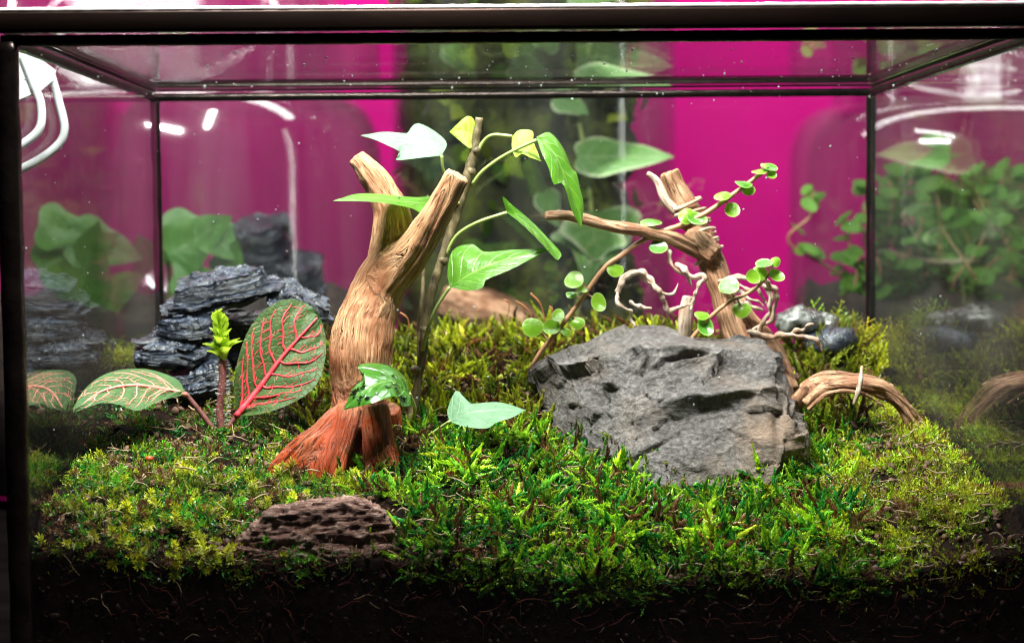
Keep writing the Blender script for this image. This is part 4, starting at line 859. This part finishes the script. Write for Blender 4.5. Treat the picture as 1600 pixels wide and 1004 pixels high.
for i in range(650):
    x = random.uniform(-.142, .142); y = random.uniform(.006, .13); z = ground([x], [y])[0]+random.uniform(.0025, .0055); a = random.random()*6.28; l = random.uniform(.002, .008); p0 = np.array([x, y, z]); d = np.array([math.cos(a), math.sin(a)*.6, random.gauss(0, .25)])*l
    r = random.uniform(.0001, .00028); v_, f_, _ = tube([p0, p0+d*.5+np.array([0, 0, random.gauss(0, .0007)]), p0+d], [r, r, r*.5], 6, 4); lit_v.append(v_); lit_f += [tuple(q+o for q in ff) for ff in f_]; o += len(v_)
tag(mk('plant_litter', np.vstack(lit_v), lit_f, M['palefibre']), 'pale dry stem bits strewn over the moss', 'litter', kind='stuff')

# ------------------------------------------------------------------ behind the terrarium
def lathe(profile, c, sides=72):
    V, F = [], []
    for (r, z) in profile:
        for k in range(sides): a = 2*math.pi*k/sides; V.append((c[0]+r*math.cos(a), c[1]+r*math.sin(a), z))
    n = len(profile)
    for i in range(n-1):
        for k in range(sides): a = i*sides+k; b = i*sides+(k+1) % sides; F.append((a, b, b+sides, a+sides))
    return np.array(V), F
def zz(py, y, px=800): return float(P(px, py, y)[2])
def jar(cxp, yc, rpx, shoulder, neck_r, label, neckz, topz, lipz=None, t=0.0022):
    c = P(cxp, 500, yc); sc = (yc-CAM[1])/F_PX; R = rpx*sc; nr = neck_r*sc; z1, z2, z3 = zz(shoulder, yc), zz(neckz, yc), zz(topz, yc)
    j = empty('glass_jar', (c[0], yc, 0), label, 'jar', 'glass jars on the shelf behind the terrarium')
    arc = [(nr+(R-nr)*math.cos(a)**.8, z1+(z2-z1)*math.sin(a)) for a in np.linspace(0, math.pi/2, 12)]
    outer = [(R*.9, 0.0005), (R, .006), (R, z1*.5)]+arc+[(nr, z3)]; inner = [(nr-t, z3), ]+[(max(r-t, .004), z-t*.3) for r, z in arc[::-1]]+[(R-t, .009), (R*.9, .004), (.002, .004)]
    V, F = lathe([(0.002, .0005)]+outer+inner, (c[0], yc)); mk('body', V, F, M['jar'], j)
    V, F = lathe([(nr+.001, z3-.004), (nr+.005, z3-.002), (nr+.005, z3+.003), (nr+.0005, z3+.004), (nr-.004, z3+.003), (nr-.004, z3-.002), (nr+.001, z3-.004)], (c[0], yc)); mk('rim', V, F, M['jar'], j)
    return j, c, R
YB = .50
jar(255, YB, 345, 262, 285, 'wide glass jar with slate and broad leaves behind the slate pile', 150, -90)
jar(838, YB+.02, 222, -60, 200, 'tall glass jar with a mossy pillar behind the driftwood stump', -150, -260)
jar(1500, YB, 268, 262, 200, 'round-shouldered glass jar of creeping greenery behind the fern moss', 172, 60)

M['jarsoil'] = plain('jar_soil', (0.035, 0.022, 0.016), .8, 0, .7, 120, .003)
def mound(cxp, yc, rpx, zc, label, amp=.012, seed=0, mat='jarsoil'):
    c = P(cxp, 500, yc); sc = (yc-CAM[1])/F_PX; R = rpx*sc; sides, rings = 64, 14; V, F = [(c[0], yc, zc)], []
    for i in range(1, rings+1):
        for k in range(sides):
            a = 2*math.pi*k/sides; r = R*i/rings; V.append((c[0]+r*math.cos(a), yc+r*math.sin(a), zc))
    V = np.array(V); V[:, 2] += amp*fbm(V*28+seed, 4); n = len(V); low = V[-sides:].copy(); low[:, 2] = .0046; V = np.vstack([V, low])
    F = [(0, 1+k, 1+(k+1) % sides) for k in range(sides)]
    for i in range(rings): 
        for k in range(sides): a = 1+i*sides+k; b = 1+i*sides+(k+1) % sides; F.append((a, a+sides, b+sides, b))
    F.append(tuple(n+k for k in range(sides))[::-1])
    return tag(mk('jar_soil', V, F, M[mat], base=(c[0], yc, .012)), label, 'soil')
mound(255, YB, 333, zz(470, YB), 'soil filling the wide jar behind the slate pile', .014, 1)
mound(838, YB+.02, 210, zz(540, YB), 'soil filling the tall jar behind the driftwood stump', .012, 2)
mound(1500, YB, 256, zz(468, YB), 'dark soil filling the round-shouldered jar', .016, 3)

# mossy pillar in the tall jar
c = P(815, 500, YB+.03); sc = (YB+.03-CAM[1])/F_PX
pr = [(150*sc, .02)]+[(168*sc, z) for z in np.linspace(.06, .34, 60)]+[(140*sc, .36), (.002, .362)]
V, F = lathe(pr, (c[0], YB+.03), 90); V = V.copy(); rad = V-np.array([c[0], YB+.03, 0]); rad[:, 2] = 0; rad /= np.linalg.norm(rad, axis=1)[:, None]+1e-9
V += rad*(.016*fbm(V*np.array([34, 34, 20]), 4)+.004*fbm(V*160, 3))[:, None]
def pillar_mat():
    m, nt = nodes('mossy_bark'); b = principled(nt, Roughness=.8); n1 = noise(nt, coords(nt, (1, 1, .6)), 30, 6, .7); n2 = noise(nt, coords(nt), 160, 5, .7)
    L(nt, mixc(nt, ramp(nt, n2, [(.4, (0, 0, 0)), (.65, (.6, .6, .6))]), ramp(nt, n1, [(.36, (.006, .008, .004)), (.48, (.05, .06, .010)), (.58, (.16, .20, .02)), (.72, (.09, .05, .025))]), (.03, .028, .015)), b.inputs['Base Color']); bump(nt, n2, b, 1, .004); return m
M['pillar'] = pillar_mat()
tag(mk('mossy_pillar', V, F, M['pillar'], base=(c[0], YB+.03, .02)), 'dark moss-covered bark pillar inside the tall jar', 'bark')
n = 420
zt = rng.uniform(.10, .34, n); at = rng.uniform(math.pi, 2*math.pi, n); rp = 172*sc*(1+.10*rng.random(n)); pp = np.stack([c[0]+rp*np.cos(at), YB+.03+rp*np.sin(at), zt], 1)
kp = fbm(pp*26, 3) > -.05; pp = pp[kp]; n = len(pp)
V, Fc, cl = scatter((np.array([(0, 0, 0), (.5, .15, .35), (0, .25, 1), (-.5, .15, .35)]), np.array([(0, 1, 2, 3)]), np.array([.8, 1, 1.2, 1])), pp, basis(rng.normal(size=(n, 3))+np.array([0, -.8, -.2]), rng.random(n)*6), np.repeat(rng.uniform(.006, .016, n)[:, None], 3, 1), np.array([(.12, .20, .02), (.24, .30, .03), (.06, .13, .02)])[rng.integers(0, 3, n)])
tag(mk('foliage', V, Fc, M['moss'], bpy.data.objects['mossy_pillar'], attrs={'tone': ('FLOAT_COLOR', cl)}), kind='stuff')
M['varieg'] = leaf_mat('variegated_leaf', (0.13, 0.30, 0.07), (0.20, 0.38, 0.11), (.4, .55, .25), .05, .25, .35, edge=(.62, .72, .42))
def bgleaf(parent, mid, le, ri, mt='varieg', name='leaf'):
    V, F, UV, S = leafgrid(mid, le, ri, 18, 5, .0006, -.08); return mk(name, V, F, M[mt], parent, uv=UV)
vp = empty('variegated_ivy', P(900, 540, .45), 'ivy with cream-edged leaves inside the tall jar behind the terrarium', 'plant')
y0 = .447
def lf(px, py, w, h, ang, y=y0, lob=.4):
    ca, sa = math.cos(ang), math.sin(ang); T = lambda u, v, d: (px+u*w*ca-v*h*sa, py+u*w*sa+v*h*ca, y+d)
    return ([T(0, 0, 0), T(.35, 0, .004), T(.7, 0, .003), T(1, 0, 0)], [T(0, 0, 0), T(-.02, -.35, .008), T(.2, -.55, .012), T(.45, -.4, .010), T(.7, -.3, .008), T(1, 0, 0)], [T(0, 0, 0), T(-.02, .35, -.004), T(.2, .55, -.006), T(.45, .4, -.005), T(.7, .25, -.002), T(1, 0, 0)])
for a in [(902, 245, 152, 58, .0), (905, 95, 150, 62, .06), (800, 100, 84, 52, .5), (868, 150, 60, 40, .5), (890, -8, 70, 46, .1), (935, 330, 90, 120, 1.4), (850, 300, 60, 40, 1.2), (700, 70, 70, 40, .9)]: bgleaf(vp, *lf(*a))
bgleaf(vp, [(930, 358, y0), (926, 390, y0), (922, 420, y0), (915, 452, y0)], [(930, 358, y0), (885, 355, y0+.004), (858, 372, y0+.004), (890, 385, y0), (905, 420, y0), (915, 452, y0)], [(930, 358, y0), (960, 358, y0), (980, 380, y0), (950, 395, y0), (935, 420, y0), (915, 452, y0)])
vs_ = [(900, 540, .462), (905, 450, .46), (925, 360, .458), (915, 250, .456), (900, 150, .456), (905, 60, .456), (900, -60, .456)]
V, F, _ = tube(PP(vs_), [.0014, .0012, .001], 60, 7, .1); mk('stem', V, F, M['petiole'], vp)
lg = wood('log', [([(690, 470, .45), (740, 480, .448), (800, 500, .446), (850, 530, .446)], [.009, .012, .012, .008])], .0015, M['branch'], None, P(770, 520, .448), .001, 2); tag(lg, 'brown log lying inside the tall jar, seen above the olive moss', 'log')

# greenery in the round-shouldered jar
V, F = hull(PP([(1400, 400, .55), (1460, 310, .55), (1560, 280, .55), (1720, 300, .55), (1720, 620, .55), (1320, 620, .55), (1400, 400, .575), (1460, 310, .575), (1560, 250, .575), (1720, 280, .575), (1720, 620, .575), (1320, 620, .575)]))
V, F, Nn = remesh(V, F, .0025, 3); V = V+Nn*(.007*fbm(V*40+3, 4))[:, None]
tag(mk('bark_slab', V, F, M['pillar'], base=P(1520, 620, .56)), 'dark mossy bark slab standing behind the greenery in the round-shouldered jar', 'bark')
M['small'] = leaf_mat('small_jar_leaf', (0.10, 0.30, 0.03), (0.26, 0.48, 0.07), None, .05, .3, .25)
def bush(label, name, cx0, cx1, cy0, cy1, yc, yd, n, r, seed, mat, nst=14, dens=None):
    rg = np.random.default_rng(seed); t = empty(name, P((cx0+cx1)/2, cy1+60, yc), label, 'plant'); sc = (yc-CAM[1])/F_PX; k = 0; leafm = []
    for j in range(nst):
        x0 = rg.uniform(cx0, cx1); p = [(x0+rg.normal()*20, cy1+70, yc+rg.normal()*yd*.3)]
        for q in range(5): p.append((p[-1][0]+rg.normal()*26, p[-1][1]-(cy1+60-cy0)*rg.uniform(.1, .24), np.clip(p[-1][2]+rg.normal()*yd*.3, yc-yd, yc+yd)))
        pw = np.array(PP(p)); V, F, _ = tube(pw, [.0011, .0009, .0006], 30, 5, .1, j); mk('stem', V, F, M['runner'], t); dn = catmull(pw, 40)[8:]
        for q in range(n//nst):
            b0 = dn[rg.integers(0, len(dn))]+rg.normal(size=3)*.004; nr = np.array([rg.normal()*.5, -.5+rg.normal()*.3, .9]); leafm.append((b0, nr, r*sc*rg.uniform(.65, 1.25)))
    me = None
    for i, (b0, nr, rr) in enumerate(leafm[:300]):
        if me is None:
            V, F, UV = disc(BASE[t], 1.0, (0, 0, 1), .2, 1.0); o = mk('leaf', V, F, M[mat], t, uv=UV); me = o.data
        else: o = bpy.data.objects.new('leaf', me); C.objects.link(o); o.parent = t
        R = basis(nr[None], np.array([i*1.3]))[0]; m4 = Matrix.Identity(4)
        for a_ in range(3):
            for b_ in range(3): m4[a_][b_] = R[a_, b_]*rr
            m4[a_][3] = (b0-BASE[t])[a_]
        o.matrix_local = m4
    return t
bush('bushy creeper with small round leaves inside the round-shouldered jar', 'jar_creeper', 1275, 1640, 225, 430, YB-.01, .055, 300, 16, 4, 'small', 20)
bush('small-leaved creeper trailing up the near side of the round-shouldered jar', 'jar_creeper', 1290, 1350, 285, 440, YB-.025, .02, 80, 15, 9, 'small', 5)
c0 = P(1450, 545, YB-.06)
rt = wood('knotted_root', [([(1380, 520, .445), (1440, 500, .44), (1500, 520, .44), (1560, 500, .445), (1640, 520, .45)], [.006, .008, .007, .008, .006])], .0012, M['branch'], None, c0, .001, 2); tag(rt, 'gnarled brown root on the soil of the round-shouldered jar', 'root')
V, F, _ = tube(PP([(1370, 390, .47), (1420, 402, .468), (1470, 410, .466), (1530, 405, .466)]), [.002, .002, .0015], 30, 7, .1); tag(mk('bare_stem', V, F, M['rootlet'], attrs={'grain': ('FLOAT_VECTOR', _)}), 'pale bare stem lying across the greenery of the round-shouldered jar', 'stem')
for i, (a, b, r, lb) in enumerate([(1400, 530, 30, 'dull stone half sunk in the soil of the round-shouldered jar, nearest the corner post'), (1500, 560, 34, 'dull stone in the middle of the round-shouldered jar'), (1580, 555, 26, 'dull stone at the far side of the round-shouldered jar')]):
    sc = (.44-CAM[1])/F_PX; V = ICO3[0]*np.array([r, r*.8, r*.6])*sc; V = V+.003*fbm(V*90+i*4, 3)[:, None]*ICO3[0]; tag(mk('stone', V+P(a, b, .44), ICO3[1], M['rock'], base=P(a, b+r*.6, .44), attrs={'ochre': ('FLOAT', np.zeros(len(V)))}), lb, 'stone', 'stones in the round-shouldered jar')

# slate and broad leaves in the wide jar
def slate_bg(cx, cy_, y, w, h, dep, tilt, label, seed):
    o = slate(cx, cy_, y, w, h, dep, tilt, label, seed); o['group'] = 'slate rocks in the wide jar'; return o
slate_bg(445, 440, .46, 140, 76, .03, -.12, 'large blurred slate rock in the wide jar, lower of its two slates', 11)
slate_bg(405, 378, .47, 110, 70, .03, .05, 'upper blurred slate rock in the wide jar', 12)
M['broad'] = leaf_mat('broad_jar_leaf', (0.06, 0.20, 0.03), (0.15, 0.34, 0.05), (.2, .4, .1), .05, .3, .3)
bp_ = empty('broad_leaf_plant', P(270, 520, .45), 'broad-leaved green plant inside the wide jar beside its slate rocks', 'plant')
for a in [(262, 400, 120, 80, -.55, .43), (255, 360, 110, 70, .1, .44), (330, 360, 60, 60, .9, .43), (350, 430, 60, 55, -1.2, .43), (270, 430, 90, 60, .2, .42), (240, 420, 60, 55, -2.0, .43)]: bgleaf(bp_, *lf(*a), mt='broad')
for a in [(300, 380), (345, 400), (260, 370), (290, 430)]:
    V, F, _ = tube(PP([(270, 530, .452), ((a[0]+270)/2, (a[1]+530)/2, .45), (*a, .44)]), [.0016, .0012], 20, 6); mk('stalk', V, F, M['petiole'], bp_)
bp2 = empty('broad_leaf_plant', P(120, 520, .43), 'broad-leaved green plant in the wide jar seen through the side pane', 'plant')
for a in [(120, 470, 130, 90, -1.3, .42), (60, 420, 140, 80, -.4, .43), (110, 370, 120, 80, .3, .43), (150, 470, 90, 60, -.5, .42), (60, 350, 90, 70, .2, .43)]: bgleaf(bp2, *lf(*a), mt='broad')
V, F, _ = tube(PP([(125, 540, .435), (122, 470, .432), (118, 390, .432)]), [.0018, .0012], 20, 6); mk('stalk', V, F, M['petiole'], bp2)

# white lamp bracket outside the side pane
lb = empty('lamp_bracket', P(60, 90, .14), 'white plastic lamp bracket with two bent rods seen through the side pane', 'bracket')
V, F, _ = tube(PP([(36, 88, .13), (52, 130, .13), (64, 165, .13), (62, 200, .13), (40, 222, .13), (8, 240, .13)]), [.0016]*4, 60, 10); mk('rod', V, F, M['white'], lb)
V, F, _ = tube(PP([(80, 118, .14), (92, 160, .14), (101, 200, .14), (92, 225, .14), (60, 250, .14), (10, 275, .14)]), [.0016]*4, 60, 10); mk('rod', V, F, M['white'], lb)
V, F = hull(PP([(22, 80, .13), (60, 90, .13), (88, 110, .13), (84, 125, .13), (66, 140, .13), (40, 130, .13), (20, 160, .13), (24, 84, .16), (60, 95, .16), (86, 112, .16), (64, 140, .16), (30, 160, .16)])); mk('clamp', V, F, M['white'], lb, smooth=False)
# soil crumbs and dead leaf bits between the moss
n = 3500
x = rng.uniform(-.145, .145, n); y = rng.uniform(.004, .2, n); z = ground(x, y)+.0006; sz = .0004+.0014*rng.random(n)**2
V, Fc, _ = scatter(ICO1, np.stack([x, y, z], 1), basis(rng.normal(size=(n, 3)), rng.random(n)*6), np.stack([sz*rng.uniform(.7, 1.8, n), sz, sz*.6], 1))
M['bits'] = plain('brown_bits', (0.09, 0.04, 0.02), .7, 0, .8, 300, .0003)
tag(mk('leaf_mould', V, Fc, M['bits'], base=(0, .1, .05)), 'brown crumbs of leaf mould between the mosses', 'litter', kind='stuff')
